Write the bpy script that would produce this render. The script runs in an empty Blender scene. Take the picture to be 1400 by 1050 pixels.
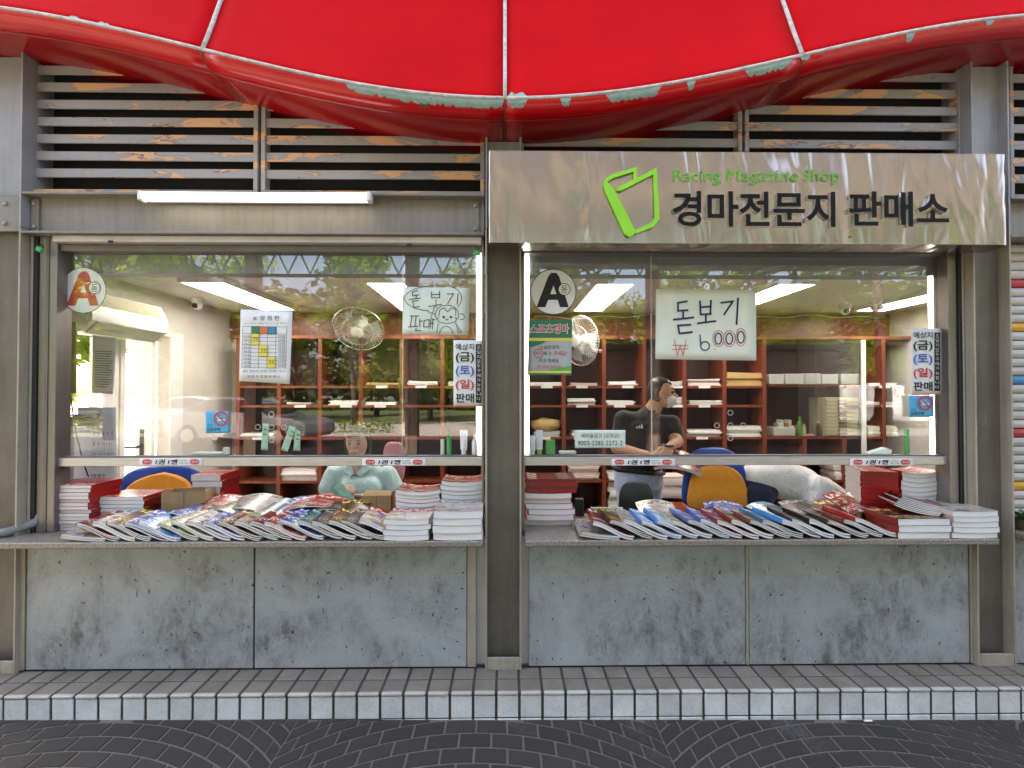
import bpy, bmesh, math, random
from mathutils import Vector, Matrix, Euler
R = math.radians
random.seed(7)
SC = bpy.context.scene
COL = SC.collection
# ------------------------------------------------------------------ camera
F_PX = 690.0
CAM_LOC = Vector((0.0, -2.6, 1.53)); PITCH = 0.83; YAW = 0.8
cd = bpy.data.cameras.new('camera'); cam = bpy.data.objects.new('camera', cd); COL.objects.link(cam)
cd.sensor_fit = 'HORIZONTAL'; cd.sensor_width = 36.0; cd.lens = F_PX / 1400 * 36
cd.clip_start = 0.05; cd.clip_end = 2000
cam.location = CAM_LOC; cam.rotation_euler = (R(90 + PITCH), 0, R(-YAW))
SC.camera = cam
CAM_M = Euler(cam.rotation_euler).to_matrix()
# ------------------------------------------------------------------ sky, sun, exposure
SUN_DIR = Vector((0.34, -0.56, -0.75)).normalized()      # the way the light travels
w = bpy.data.worlds.new('World'); SC.world = w; w.use_nodes = True
nt = w.node_tree; nt.nodes.clear()
sky = nt.nodes.new('ShaderNodeTexSky'); sky.sky_type = 'NISHITA'; sky.sun_disc = False
elev = math.asin(-SUN_DIR.z); az = math.atan2(-SUN_DIR.x, -SUN_DIR.y)
sky.sun_elevation = elev; sky.sun_rotation = az
sky.air_density = .8; sky.dust_density = 4.5; sky.ozone_density = .6
bg = nt.nodes.new('ShaderNodeBackground'); bg.inputs[1].default_value = 0.15
wo = nt.nodes.new('ShaderNodeOutputWorld')
nt.links.new(sky.outputs[0], bg.inputs[0]); nt.links.new(bg.outputs[0], wo.inputs[0])
sl = bpy.data.lights.new('sun', 'SUN'); sl.energy = 5.0; sl.angle = R(0.5); sl.color = (1, .95, .86)
so = bpy.data.objects.new('sun', sl); COL.objects.link(so); so.location = (0, 0, 20)
so.rotation_euler = SUN_DIR.to_track_quat('-Z', 'Y').to_euler()
SC.view_settings.view_transform = 'Standard'; SC.view_settings.look = 'None'
SC.view_settings.gamma = 1; SC.view_settings.use_curve_mapping = False
SC.view_settings.exposure = 3.3
SC.view_settings.use_white_balance = True; SC.view_settings.white_balance_temperature = 7450; SC.view_settings.white_balance_tint = 11.5
SC.cycles.max_bounces = 8; SC.cycles.transparent_max_bounces = 16
SC.cycles.caustics_reflective = False; SC.cycles.caustics_refractive = False
SC.cycles.sample_clamp_indirect = 6

# ------------------------------------------------------------------ helpers
def W(px, py, Y):
    """the point of the plane y = Y that shows at photograph pixel (px, py)"""
    d = CAM_M @ Vector(((px - 700) / F_PX, (525 - py) / F_PX, -1))
    t = (Y - CAM_LOC.y) / d.y
    return CAM_LOC + d * t
def WX(px, Y): return W(px, 535, Y).x
def tag(o, label=None, cat=None, group=None, kind=None):
    if label: o['label'] = label
    if cat: o['category'] = cat
    if group: o['group'] = group
    if kind: o['kind'] = kind
    return o
def empty(name, loc=(0, 0, 0), rz=0):
    o = bpy.data.objects.new(name, None); COL.objects.link(o)
    o.location = loc; o.rotation_euler = (0, 0, rz); o.empty_display_size = .05
    return o
class MB:
    """collects shapes (world or local coordinates) and links them as one mesh object"""
    def __init__(s): s.v = []; s.f = []; s.m = []; s.uv = {}
    def add(s, vs, fs, mi=0):
        b = len(s.v); s.v += [tuple(v) for v in vs]
        for f in fs: s.f.append(tuple(b + i for i in f)); s.m.append(mi)
        return s
    def box(s, x0, x1, y0, y1, z0, z1, mi=0, c=0.0):
        if c <= 0:
            vs = [(x, y, z) for z in (z0, z1) for y in (y0, y1) for x in (x0, x1)]
            return s.add(vs, [(0, 2, 3, 1), (4, 5, 7, 6), (0, 1, 5, 4), (2, 6, 7, 3), (0, 4, 6, 2), (1, 3, 7, 5)], mi)
        bm = bmesh.new(); bmesh.ops.create_cube(bm, size=1)
        for v in bm.verts:
            v.co = Vector((x0 + (v.co.x + .5) * (x1 - x0), y0 + (v.co.y + .5) * (y1 - y0), z0 + (v.co.z + .5) * (z1 - z0)))
        bmesh.ops.bevel(bm, geom=list(bm.edges), offset=c, segments=1, affect='EDGES')
        return s.bm(bm, mi)
    def bm(s, bm, mi=0, M=None):
        bm.verts.index_update()
        vs = [(M @ v.co if M else v.co.copy()) for v in bm.verts]
        s.add(vs, [tuple(v.index for v in f.verts) for f in bm.faces], mi); bm.free(); return s
    def tube(s, pts, r, n=8, mi=0, cap=True):
        pts = [Vector(p) for p in pts]; rs = r if isinstance(r, (list, tuple)) else [r] * len(pts)
        rings = []; up = None
        for i, p in enumerate(pts):
            a = pts[max(0, i - 1)]; b = pts[min(len(pts) - 1, i + 1)]
            t = (b - a).normalized() if (b - a).length > 1e-9 else Vector((0, 0, 1))
            if up is None: up = Vector((0, 0, 1)) if abs(t.z) < .9 else Vector((1, 0, 0))
            x = t.cross(up).normalized(); y = x.cross(t).normalized(); up = y
            rings.append([p + (x * math.cos(k * 2 * math.pi / n) + y * math.sin(k * 2 * math.pi / n)) * rs[i] for k in range(n)])
        b = len(s.v)
        for rg in rings: s.v += [tuple(q) for q in rg]
        for i in range(len(rings) - 1):
            for k in range(n):
                k2 = (k + 1) % n
                s.f.append((b + i * n + k, b + i * n + k2, b + (i + 1) * n + k2, b + (i + 1) * n + k)); s.m.append(mi)
        if cap:
            s.f.append(tuple(b + k for k in range(n))[::-1]); s.m.append(mi)
            s.f.append(tuple(b + (len(rings) - 1) * n + k for k in range(n))); s.m.append(mi)
        return s
    def lathe(s, prof, c=(0, 0, 0), n=16, axis='z', mi=0):
        b = len(s.v); c = Vector(c)
        for (r, h) in prof:
            for k in range(n):
                a = 2 * math.pi * k / n; u, v = r * math.cos(a), r * math.sin(a)
                q = {'z': (u, v, h), 'y': (u, h, v), 'x': (h, u, v)}[axis]
                s.v.append(tuple(c + Vector(q)))
        for i in range(len(prof) - 1):
            for k in range(n):
                k2 = (k + 1) % n
                s.f.append((b + i * n + k, b + i * n + k2, b + (i + 1) * n + k2, b + (i + 1) * n + k)); s.m.append(mi)
        s.f.append(tuple(b + k for k in range(n))[::-1]); s.m.append(mi)
        s.f.append(tuple(b + (len(prof) - 1) * n + k for k in range(n))); s.m.append(mi)
        return s
    def torus(s, c, R_, r, n=24, m=6, axis='y', mi=0):
        pts = []
        for k in range(n + 1):
            a = 2 * math.pi * k / n; u, v = R_ * math.cos(a), R_ * math.sin(a)
            pts.append(Vector(c) + Vector({'y': (u, 0, v), 'z': (u, v, 0), 'x': (0, u, v)}[axis]))
        return s.tube(pts, r, m, mi, cap=False)
    def prism(s, poly, y0, y1, mi=0):
        """polygon in x,z extruded along y"""
        n = len(poly)
        vs = [(x, y0, z) for x, z in poly] + [(x, y1, z) for x, z in poly]
        fs = [tuple(range(n)), tuple(range(2 * n - 1, n - 1, -1))] + [(i, i + n, (i + 1) % n + n, (i + 1) % n) for i in range(n)]
        return s.add(vs, fs, mi)
    def mesh(s, name, mats=None, smooth=False):
        me = bpy.data.meshes.new(name); me.from_pydata(s.v, [], s.f); 
        for mt in (mats if isinstance(mats, (list, tuple)) else [mats]):
            if mt: me.materials.append(mt)
        me.polygons.foreach_set('material_index', s.m)
        bm = bmesh.new(); bm.from_mesh(me); bmesh.ops.recalc_face_normals(bm, faces=list(bm.faces)); bm.to_mesh(me); bm.free()
        if smooth: me.polygons.foreach_set('use_smooth', [True] * len(me.polygons))
        me.update(); return me
    def build(s, name, mats, parent=None, smooth=False, at=None, auto=False):
        """world coordinates -> an object whose origin is at the parent's origin (or at `at`)"""
        org = Vector(parent.location) if parent else Vector(at or (0, 0, 0))
        if parent and parent.parent: org = org + Vector(parent.parent.location)
        if org.length: s.v = [tuple(Vector(v) - org) for v in s.v]
        me = s.mesh(name, mats, smooth or auto)
        if auto:
            try: me.set_sharp_from_angle(angle=R(35))
            except Exception: pass
        o = bpy.data.objects.new(name, me); COL.objects.link(o)
        if parent: o.parent = parent
        else: o.location = org
        return o
def copy_tree(o, parent=None):
    c = o.copy(); COL.objects.link(c); c.parent = parent
    for ch in o.children: copy_tree(ch, c)
    return c

# ------------------------------------------------------------------ materials
class G:
    def __init__(s, name):
        s.mat = bpy.data.materials.new(name); s.mat.use_nodes = True
        s.t = s.mat.node_tree; s.b = s.t.nodes['Principled BSDF']; s.out = s.t.nodes['Material Output']
    def n(s, t, **kw):
        x = s.t.nodes.new(t)
        for k, v in kw.items(): setattr(x, k, v)
        return x
    def l(s, a, b): s.t.links.new(a, b)
    def co(s, kind='Object', scale=(1, 1, 1)):
        mp = s.n('ShaderNodeMapping'); mp.inputs['Scale'].default_value = scale
        src = s.n('ShaderNodeNewGeometry').outputs['Position'] if kind == 'World' else s.n('ShaderNodeTexCoord').outputs[kind]
        s.l(src, mp.inputs[0]); return mp.outputs[0]
    def noise(s, co, scale, detail=4, rough=.55, dist=0):
        x = s.n('ShaderNodeTexNoise'); x.inputs['Scale'].default_value = scale; x.inputs['Detail'].default_value = detail
        x.inputs['Roughness'].default_value = rough; x.inputs['Distortion'].default_value = dist
        if co: s.l(co, x.inputs['Vector'])
        return x.outputs['Fac']
    def ramp(s, f, stops):
        x = s.n('ShaderNodeValToRGB'); e = x.color_ramp.elements
        while len(e) < len(stops): e.new(.5)
        for i, (p, c) in enumerate(stops):
            e[i].position = p; e[i].color = (c, c, c, 1) if not isinstance(c, tuple) else (*c, 1)
        s.l(f, x.inputs[0]); return x.outputs[0]
    def mix(s, f, a, b, mode='MIX'):
        x = s.n('ShaderNodeMix', data_type='RGBA', blend_type=mode)
        for sock, v in ((x.inputs[0], f), (x.inputs[6], a), (x.inputs[7], b)):
            if hasattr(v, 'links') or hasattr(v, 'is_linked'): s.l(v, sock)
            elif isinstance(v, (tuple, list)): sock.default_value = (*v, 1)
            else: sock.default_value = v
        return x.outputs[2]
    def math(s, op, a, b=0.0, clamp=False):
        x = s.n('ShaderNodeMath', operation=op, use_clamp=clamp)
        for sock, v in ((x.inputs[0], a), (x.inputs[1], b)):
            if hasattr(v, 'is_linked'): s.l(v, sock)
            else: sock.default_value = v
        return x.outputs[0]
    def bump(s, h, strength=.2, dist=.01):
        x = s.n('ShaderNodeBump'); x.inputs['Strength'].default_value = strength; x.inputs['Distance'].default_value = dist
        s.l(h, x.inputs['Height']); s.l(x.outputs[0], s.b.inputs['Normal']); return x
    def set(s, **kw):
        for k, v in kw.items():
            i = s.b.inputs[k.replace('_', ' ')]
            if hasattr(v, 'is_linked'): s.l(v, i)
            else: i.default_value = (*v, 1) if isinstance(v, tuple) else v
        return s
def mul(c, k): return tuple(min(1, x * k) for x in c)
def mat(name, col, rough=.55, metal=0.0, var=.15, scale=7, bump=0.0, bscale=60, stretch=(1, 1, 1), spec=.5, sheen=0, coat=0):
    g = G(name); co = g.co('Object', stretch)
    f = g.noise(co, scale, 5, .6)
    c = g.mix(g.ramp(f, [(.3, 0.0), (.7, 1.0)]), mul(col, 1 - var), mul(col, 1 + var))
    g.set(Base_Color=c, Metallic=metal, Specular_IOR_Level=spec, Sheen_Weight=sheen, Coat_Weight=coat)
    g.set(Roughness=g.math('ADD', g.math('MULTIPLY', f, .16), rough - .08, True))
    if bump: g.bump(g.noise(co, bscale, 4), bump, .004)
    return g.mat
def cloth(name, col, var=.08, fold=.5):
    g = G(name); co = g.co('Object', (1, 1, .55)); f = g.noise(co, 9, 3, .5, 1.8); w_ = g.noise(g.co('Object'), 220, 2)
    g.set(Base_Color=g.mix(g.noise(g.co('Object'), 5, 3), mul(col, 1 - var), mul(col, 1 + var)), Roughness=.88, Sheen_Weight=.2)
    b1 = g.bump(f, fold, .035); b2 = g.n('ShaderNodeBump'); b2.inputs['Strength'].default_value = .15; b2.inputs['Distance'].default_value = .002
    g.l(w_, b2.inputs['Height']); g.l(b1.outputs[0], b2.inputs['Normal']); g.l(b2.outputs[0], g.b.inputs['Normal']); return g.mat
def emit(name, col, strength):
    g = G(name); g.set(Base_Color=mul(col, .8), Emission_Color=col, Emission_Strength=strength); return g.mat
def glass_mat(name, tint=(1, 1, 1), r0=.065):
    g = G(name); g.t.nodes.remove(g.b)
    lw = g.n('ShaderNodeLayerWeight'); lw.inputs[0].default_value = .5
    f5 = g.math('POWER', lw.outputs['Facing'], 5.0)
    fac = g.math('ADD', g.math('MULTIPLY', f5, 1 - r0), r0, True)
    tr = g.n('ShaderNodeBsdfTransparent'); tr.inputs[0].default_value = (*tint, 1)
    gl = g.n('ShaderNodeBsdfGlossy'); gl.inputs['Roughness'].default_value = .0
    mx = g.n('ShaderNodeMixShader'); g.l(fac, mx.inputs[0]); g.l(tr.outputs[0], mx.inputs[1]); g.l(gl.outputs[0], mx.inputs[2])
    g.l(mx.outputs[0], g.out.inputs[0]); return g.mat

def m_panel():
    g = G('weathered_panel_paint'); co = g.co('World')
    big = g.noise(co, 1.7, 9, .68, .5); mid = g.noise(g.co('World', (1.5, 1, .8)), 7.5, 11, .82, .3); fine = g.noise(co, 75, 4, .7)
    c = g.mix(g.ramp(mid, [(.3, 0.0), (.7, 1.0)]), (.31, .33, .332), (.375, .395, .395))
    grime = g.math('MULTIPLY', g.ramp(big, [(.42, 0.0), (.60, 1.0)]), g.ramp(mid, [(.40, 0.0), (.60, 1.0)]))
    c = g.mix(grime, c, (.115, .113, .106))
    c = g.mix(g.math('MULTIPLY', g.ramp(fine, [(.60, 0.0), (.68, 1.0)]), .5), c, (.10, .098, .09))
    sc = g.noise(g.co('World', (34, 34, 9)), 2.2, 3, .6, .8)                # short vertical knocks
    c = g.mix(g.ramp(sc, [(.665, 0.0), (.70, .9)]), c, (.05, .045, .04))
    sp = g.noise(g.co('World', (1, 1, 1)), 34, 2, .5)                        # chips
    c = g.mix(g.math('MULTIPLY', g.ramp(sp, [(.69, 0.0), (.705, .95)]), 1.0), c, (.04, .036, .032))
    sc2 = g.noise(g.co('World', (7, 7, 16)), 2.0, 5, .75, 2.5)               # pale scrapes
    c = g.mix(g.ramp(sc2, [(.64, 0.0), (.67, .55)]), c, (.47, .50, .50))
    g.set(Base_Color=c, Roughness=.5); g.bump(mid, .12, .004); return g.mat
def m_steel(name, a, b, dirt=(.05, .042, .032)):
    g = G(name); co = g.co('World')
    big = g.noise(co, 3.0, 6, .65, .3); fine = g.noise(co, 160, 3, .7); st = g.noise(g.co('World', (22, 22, 1.6)), 1.3, 4, .6)
    c = g.mix(g.ramp(big, [(.3, 0.0), (.7, 1.0)]), a, b)
    c = g.mix(g.math('MULTIPLY', g.ramp(st, [(.45, 0.0), (.8, 1.0)]), .4), c, dirt)
    c = g.mix(g.math('MULTIPLY', g.ramp(fine, [(.45, 0.0), (.75, 1.0)]), .35), c, dirt)
    sc = g.noise(g.co('World', (26, 26, 6)), 1.8, 4, .7, 1.5)
    c = g.mix(g.ramp(sc, [(.66, 0.0), (.70, .5)]), c, mul(b, 1.5))
    g.set(Base_Color=c, Roughness=.5, Metallic=.1); g.bump(fine, .08, .002); return g.mat
def m_peel():
    g = G('peeling_grey_paint'); co = g.co('World', (1, .3, 3.2))
    a = g.noise(co, 2.6, 8, .66, .7); f = g.noise(g.co('World'), 60, 4)
    base = g.mix(f, (.25, .24, .245), (.34, .33, .335))
    c = g.mix(g.ramp(a, [(.545, 0.0), (.55, 1.0)]), base, (.62, .36, .20))
    e1 = g.ramp(a, [(.526, 0.0), (.532, 1.0), (.544, 1.0), (.548, 0.0)])
    c = g.mix(g.math('MULTIPLY', e1, g.ramp(g.noise(co, 5, 3), [(.5, 0.0), (.6, .8)])), c, (.06, .052, .048))
    b2 = g.noise(g.co('World', (1, .3, 2)), 7.5, 6, .7, .6)
    c = g.mix(g.ramp(b2, [(.70, 0.0), (.715, 1.0)]), c, (.07, .05, .04))
    g.set(Base_Color=c, Roughness=.5); g.bump(g.ramp(a, [(.54, 1.0), (.55, 0.0)]), .7, .003); return g.mat
def m_stainless():
    g = G('brushed_stainless_sheet')
    wv = g.noise(g.co('World', (2.2, 1, .45)), 1.7, 2, .45, 2.2)
    br = g.noise(g.co('World', (1, 1, 160)), 5, 3, .6)
    c = g.mix(br, (.37, .315, .26), (.44, .385, .325))
    g.set(Base_Color=c, Metallic=1.0, Roughness=g.math('ADD', g.math('MULTIPLY', br, .08), .17))
    g.bump(wv, .5, .05); return g.mat
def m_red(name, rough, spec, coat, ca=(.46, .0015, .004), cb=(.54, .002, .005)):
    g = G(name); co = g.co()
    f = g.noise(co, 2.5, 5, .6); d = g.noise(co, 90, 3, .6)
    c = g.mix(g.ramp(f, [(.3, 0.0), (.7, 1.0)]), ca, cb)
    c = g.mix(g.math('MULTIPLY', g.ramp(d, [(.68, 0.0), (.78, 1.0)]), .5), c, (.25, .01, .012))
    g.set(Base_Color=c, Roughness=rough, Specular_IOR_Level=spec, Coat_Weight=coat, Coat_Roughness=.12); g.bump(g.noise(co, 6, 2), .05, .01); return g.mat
def m_granite():
    g = G('speckled_granite'); co = g.co()
    a = g.noise(co, 95, 4, .8); b = g.noise(co, 210, 2, .6); c0 = g.noise(co, 4, 4)
    c = g.mix(g.ramp(a, [(.38, 0.0), (.60, 1.0)]), (.11, .095, .075), (.31, .275, .225))
    c = g.mix(g.ramp(b, [(.60, 0.0), (.68, 1.0)]), c, (.05, .045, .04))
    c = g.mix(g.math('MULTIPLY', g.ramp(c0, [(.5, 0.0), (.7, 1.0)]), .35), c, (.20, .175, .14))
    g.set(Base_Color=c, Roughness=.35); return g.mat
def m_tile(name, a, dirt, amt, sp=.55):
    g = G(name); oi = g.n('ShaderNodeObjectInfo'); geo = g.n('ShaderNodeNewGeometry'); co = geo.outputs['Position']
    f = g.noise(co, 150, 4, .8); b = g.noise(co, 6, 6, .7)
    c = g.mix(oi.outputs['Random'], mul(a, .86), mul(a, 1.1))
    c = g.mix(g.math('MULTIPLY', g.ramp(b, [(.36, 0.0), (.66, 1.0)]), amt), c, dirt)
    c = g.mix(g.math('MULTIPLY', g.ramp(f, [(.55, 0.0), (.66, 1.0)]), sp), c, mul(dirt, .5))
    g.set(Base_Color=c, Roughness=.55); return g.mat
def m_stone():
    g = G('dark_stamped_paving'); oi = g.n('ShaderNodeObjectInfo'); geo = g.n('ShaderNodeNewGeometry'); co = geo.outputs['Position']
    f = g.noise(co, 260, 4, .75); b = g.noise(co, 2.1, 5, .6); h = g.noise(co, 900, 2, .6)
    c = g.mix(g.ramp(f, [(.35, 0.0), (.72, 1.0)]), (.018, .016, .0138), (.050, .0445, .038))
    c = g.mix(g.math('MULTIPLY', oi.outputs['Random'], .35), c, (.055, .050, .044))
    sm = g.math('MULTIPLY', g.ramp(b, [(.58, 0.0), (.72, 1.0)]), g.ramp(g.noise(co, 60, 4, .8), [(.4, 0.0), (.7, .8)]))
    c = g.mix(sm, c, (.17, .165, .155))
    g.set(Base_Color=c, Roughness=.75, Specular_IOR_Level=.35); g.bump(f, .7, .004); return g.mat
def m_joint():
    g = G('sandy_paving_joint'); geo = g.n('ShaderNodeNewGeometry'); co = geo.outputs['Position']
    f = g.noise(co, 240, 4, .8); b = g.noise(co, 5, 4)
    c = g.mix(g.ramp(f, [(.38, 0.0), (.62, 1.0)]), (.06, .052, .042), (.21, .18, .14))
    c = g.mix(g.ramp(b, [(.4, 0.0), (.65, .5)]), c, (.10, .09, .08))
    g.set(Base_Color=c, Roughness=.8); g.bump(f, .5, .003); return g.mat
def m_wood(name, a, b):
    g = G(name); f = g.noise(g.co('Object', (9, 9, 1.2)), 3.0, 5, .6, .4)
    g.set(Base_Color=g.mix(g.ramp(f, [(.3, 0.0), (.7, 1.0)]), a, b), Roughness=.42); return g.mat
def m_pages(name, col, tint):
    g = G(name); uv = g.co('UV', (1.2, 46, 1)); f = g.noise(uv, 1.0, 3, .6, .1); oi = g.n('ShaderNodeObjectInfo')
    c = g.mix(g.ramp(f, [(.36, 0.0), (.58, 1.0)]), mul(col, .72), col)
    c = g.mix(g.math('MULTIPLY', oi.outputs['Random'], .55), c, tint)
    g.set(Base_Color=c, Roughness=.75); g.bump(f, .35, .002); return g.mat
def m_cover(name, base, second, band, ink, photo):
    """printed cover: picture blocks, a title band with blocky lettering and small print"""
    g = G(name); uv = g.co('UV', (1, 1, 1)); sep = g.n('ShaderNodeSeparateXYZ'); g.l(uv, sep.inputs[0])
    u, v = sep.outputs[0], sep.outputs[1]; oi = g.n('ShaderNodeObjectInfo')
    vo = g.n('ShaderNodeTexVoronoi'); vo.inputs['Scale'].default_value = 5.5; g.l(g.co('UV', (1, 1.4, 1)), vo.inputs['Vector'])
    hs = g.n('ShaderNodeSeparateColor'); g.l(vo.outputs['Color'], hs.inputs[0])
    ph = g.mix(g.ramp(hs.outputs[0], [(.3, 0.0), (.6, 1.0)]), base, photo)
    nz = g.noise(g.co('UV', (1, 1, 1)), 4.5, 4, .6, .8)
    ph = g.mix(g.ramp(nz, [(.50, 0.0), (.54, 1.0)]), ph, second)
    ph = g.mix(g.ramp(g.noise(uv, 16, 3, .6, .4), [(.60, 0.0), (.64, 1.0)]), ph, photo)
    c = g.mix(g.ramp(g.math('ADD', u, g.math('MULTIPLY', v, .22)), [(.50, 0.0), (.53, .55)]), ph, base)
    bm_ = g.math('GREATER_THAN', v, .70); c = g.mix(bm_, c, band)
    gl = g.noise(g.co('UV', (13, 7, 1)), 1.0, 1, .4); gw = g.ramp(gl, [(.49, 0.0), (.53, 1.0)])
    inband = g.math('MULTIPLY', g.math('GREATER_THAN', v, .76), g.math('LESS_THAN', v, .94))
    c = g.mix(g.math('MULTIPLY', gw, inband), c, ink)
    tx = g.ramp(g.noise(g.co('UV', (30, 22, 1)), 1.0, 1, .4), [(.55, 0.0), (.6, 1.0)])
    rows = g.math('MULTIPLY', g.math('LESS_THAN', v, .34), g.math('GREATER_THAN', v, .12))
    c = g.mix(g.math('MULTIPLY', g.math('MULTIPLY', tx, rows), .9), c, ink)
    sp = g.math('LESS_THAN', u, .0); c = g.mix(sp, c, g.mix(.35, base, band))
    g.set(Base_Color=c, Roughness=.28); return g.mat

MAT = {}
def setup_mats():
    M = MAT
    M['panel'] = m_panel()
    M['col'] = m_steel('column_grey_brown_paint', (.115, .10, .080), (.185, .163, .132))
    M['colup'] = m_steel('column_light_grey_paint', (.27, .27, .28), (.36, .36, .37), (.14, .135, .13))
    M['flange'] = m_steel('column_beige_paint', (.33, .29, .22), (.42, .375, .30), (.10, .085, .065))
    M['beam'] = m_steel('beam_warm_grey_paint', (.20, .18, .155), (.29, .265, .235), (.10, .085, .065))
    M['peel'] = m_peel(); M['ss'] = m_stainless(); M['red'] = m_red('red_awning_paint', .26, .45, .15); M['redsoffit'] = m_red('shade_darkened_soffit_red', .2, .5, .2, (.28, .0025, .007), (.34, .004, .009)); M['redface'] = m_red('sun_weathered_red_paint', .7, .05, 0); M['granite'] = m_granite()  # soffit: the awning red made darker, shade under the awning put into its colour
    M['alu'] = mat('dull_aluminium', (.46, .45, .43), .38, .75, .12, 12, stretch=(1, 8, 8))
    M['jamb'] = mat('brownish_aluminium_jamb', (.22, .20, .185), .35, .7, .15, 5, stretch=(1, 1, .3))
    M['alu_dark'] = mat('dark_aluminium', (.16, .15, .145), .42, .6)
    M['track'] = mat('pale_shutter_track', (.52, .48, .47), .45, .2)
    M['black'] = mat('black_rubber', (.012, .012, .012), .6)
    M['void'] = mat('dark_cavity_board', (.02, .019, .018), .9)
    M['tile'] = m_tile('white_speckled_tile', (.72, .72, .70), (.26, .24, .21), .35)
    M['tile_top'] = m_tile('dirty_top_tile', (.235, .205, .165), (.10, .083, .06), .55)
    M['nose'] = m_tile('pale_nosing_tile', (.52, .50, .45), (.22, .20, .17), .4)
    M['grout'] = mat('dark_grout', (.055, .05, .042), .85, var=.35, scale=14)
    M['stone'] = m_stone(); M['joint'] = m_joint()
    M['glass'] = glass_mat('window_glass')
    M['cabglass'] = glass_mat('cabinet_glass', (.93, .95, .94))
    M['wall'] = mat('cream_wall_paint', (.62, .60, .56), .6, var=.06)
    M['ceil'] = mat('ceiling_board', (.66, .64, .62), .7, var=.05)
    M['floor'] = mat('vinyl_floor', (.22, .19, .16), .4, var=.12)
    M['header'] = mat('grey_green_header', (.22, .245, .235), .5, var=.12)
    M['redwood'] = m_wood('red_brown_laminate', (.17, .036, .018), (.22, .050, .025))
    M['redwood_edge'] = m_wood('orange_brown_edging', (.16, .033, .014), (.20, .046, .019))
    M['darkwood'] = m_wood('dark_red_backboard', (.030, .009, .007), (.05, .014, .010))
    M['white'] = mat('white_plastic', (.74, .74, .73), .35, var=.04)
    M['cream'] = mat('cream_plastic', (.68, .60, .40), .4, var=.06)
    M['brownhandle'] = mat('brown_drawer_pull', (.16, .10, .05), .5)
    M['wpaper'] = mat('white_paper', (.75, .76, .75), .8, var=.05, scale=20)
    M['gpaper'] = mat('pale_green_paper', (.66, .74, .66), .8, var=.05)
    M['ypaper'] = mat('pale_cream_paper', (.72, .76, .66), .8, var=.05)
    M['manila'] = mat('manila_paper', (.50, .34, .14), .75, var=.15)
    M['ink'] = mat('black_ink', (.012, .012, .015), .7, var=0)
    M['navyink'] = mat('navy_marker_ink', (.02, .025, .09), .7, var=0)
    M['blueink'] = mat('blue_print', (.04, .14, .50), .7, var=0)
    M['redink'] = mat('red_print', (.55, .05, .05), .7, var=0)
    M['brick'] = mat('faded_red_print', (.50, .03, .035), .5, var=.12)
    M['greenprint'] = mat('green_print', (.02, .16, .08), .5, var=.2)
    M['limeprint'] = mat('light_green_print', (.07, .38, .09), .5, var=.1)
    M['yellowprint'] = mat('yellow_print', (.72, .62, .10), .6, var=.06)
    M['orangeprint'] = mat('orange_print', (.62, .16, .06), .6, var=.06)
    M['tealprint'] = mat('teal_print', (.02, .22, .36), .6, var=.06)
    M['skyprint'] = mat('sky_blue_print', (.06, .40, .66), .5, var=.05)
    M['greyprint'] = mat('grey_print', (.42, .43, .42), .7, var=.05)
    M['lime'] = mat('lime_sign_paint', (.24, .62, .03), .35, var=.05)
    M['letterblack'] = mat('black_acrylic', (.008, .0075, .007), .65, var=.1, spec=.15)
    M['lettergreen'] = mat('green_letter_acrylic', (.09, .42, .02), .5, var=.1, spec=.2)
    M['letteredge'] = mat('polished_letter_edge', (.70, .72, .78), .15, 1.0, var=.05)
    M['tube'] = emit('lit_tube', (1, .99, .96), .8)
    M['panelight'] = emit('lit_ceiling_panel', (1, .99, .97), 2.3)
    M['strip'] = emit('lit_led_strip', (.93, .97, 1), 1.2)
    M['cardboard'] = mat('corrugated_cardboard', (.40, .265, .14), .8, var=.12, bump=.15, bscale=30)
    M['caulk'] = mat('dirty_white_caulk', (.50, .46, .42), .8, var=.3, scale=30)
    M['primer'] = mat('grey_green_primer', (.22, .33, .29), .7, var=.2, scale=25)
    M['rust'] = mat('rusty_steel', (.09, .05, .03), .8, var=.4)
    M['padlock'] = mat('green_padlock_body', (.03, .34, .08), .35, var=.1)
    M['chrome'] = mat('bright_steel', (.7, .7, .7), .2, 1.0, var=.05)
    M['hose'] = mat('grey_hose', (.20, .21, .21), .6, var=.2)
    M['orange'] = mat('orange_mesh_fabric', (.92, .34, .02), .75, var=.08, scale=40, sheen=.3)
    M['blueplastic'] = mat('blue_chair_shell', (.012, .07, .42), .4, var=.1)
    M['blackplastic'] = mat('black_plastic', (.015, .015, .016), .45)
    M['skin'] = mat('skin', (.60, .31, .19), .5, var=.10, scale=25)
    M['skin2'] = mat('fair_skin', (.56, .34, .24), .5, var=.10, scale=25)
    M['hair'] = mat('black_hair', (.014, .012, .011), .45, var=.4, scale=60)
    M['mint'] = cloth('mint_polo_cotton', (.46, .66, .62))
    M['blackpolo'] = cloth('black_polo_cotton', (.012, .013, .014), .2)
    M['whiteshirt'] = cloth('white_shirt_cotton', (.76, .75, .73), .03, .6)
    M['jeans'] = cloth('light_blue_denim', (.44, .54, .76), .12)
    M['navy'] = cloth('navy_trousers', (.014, .018, .045), .2)
    M['mask'] = mat('white_face_mask', (.78, .78, .78), .8, var=.03)
    M['pink'] = mat('pink_towel', (.68, .28, .32), .9, var=.15)
    M['shut_a'] = mat('pale_shutter_paint', (.50, .47, .43), .45, var=.12)
    M['shut_r'] = mat('red_shutter_paint', (.42, .025, .03), .45, var=.12)
    M['shut_y'] = mat('yellow_shutter_paint', (.66, .34, .02), .45, var=.12)
    M['shut_b'] = mat('blue_shutter_paint', (.03, .25, .46), .45, var=.12)
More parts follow.
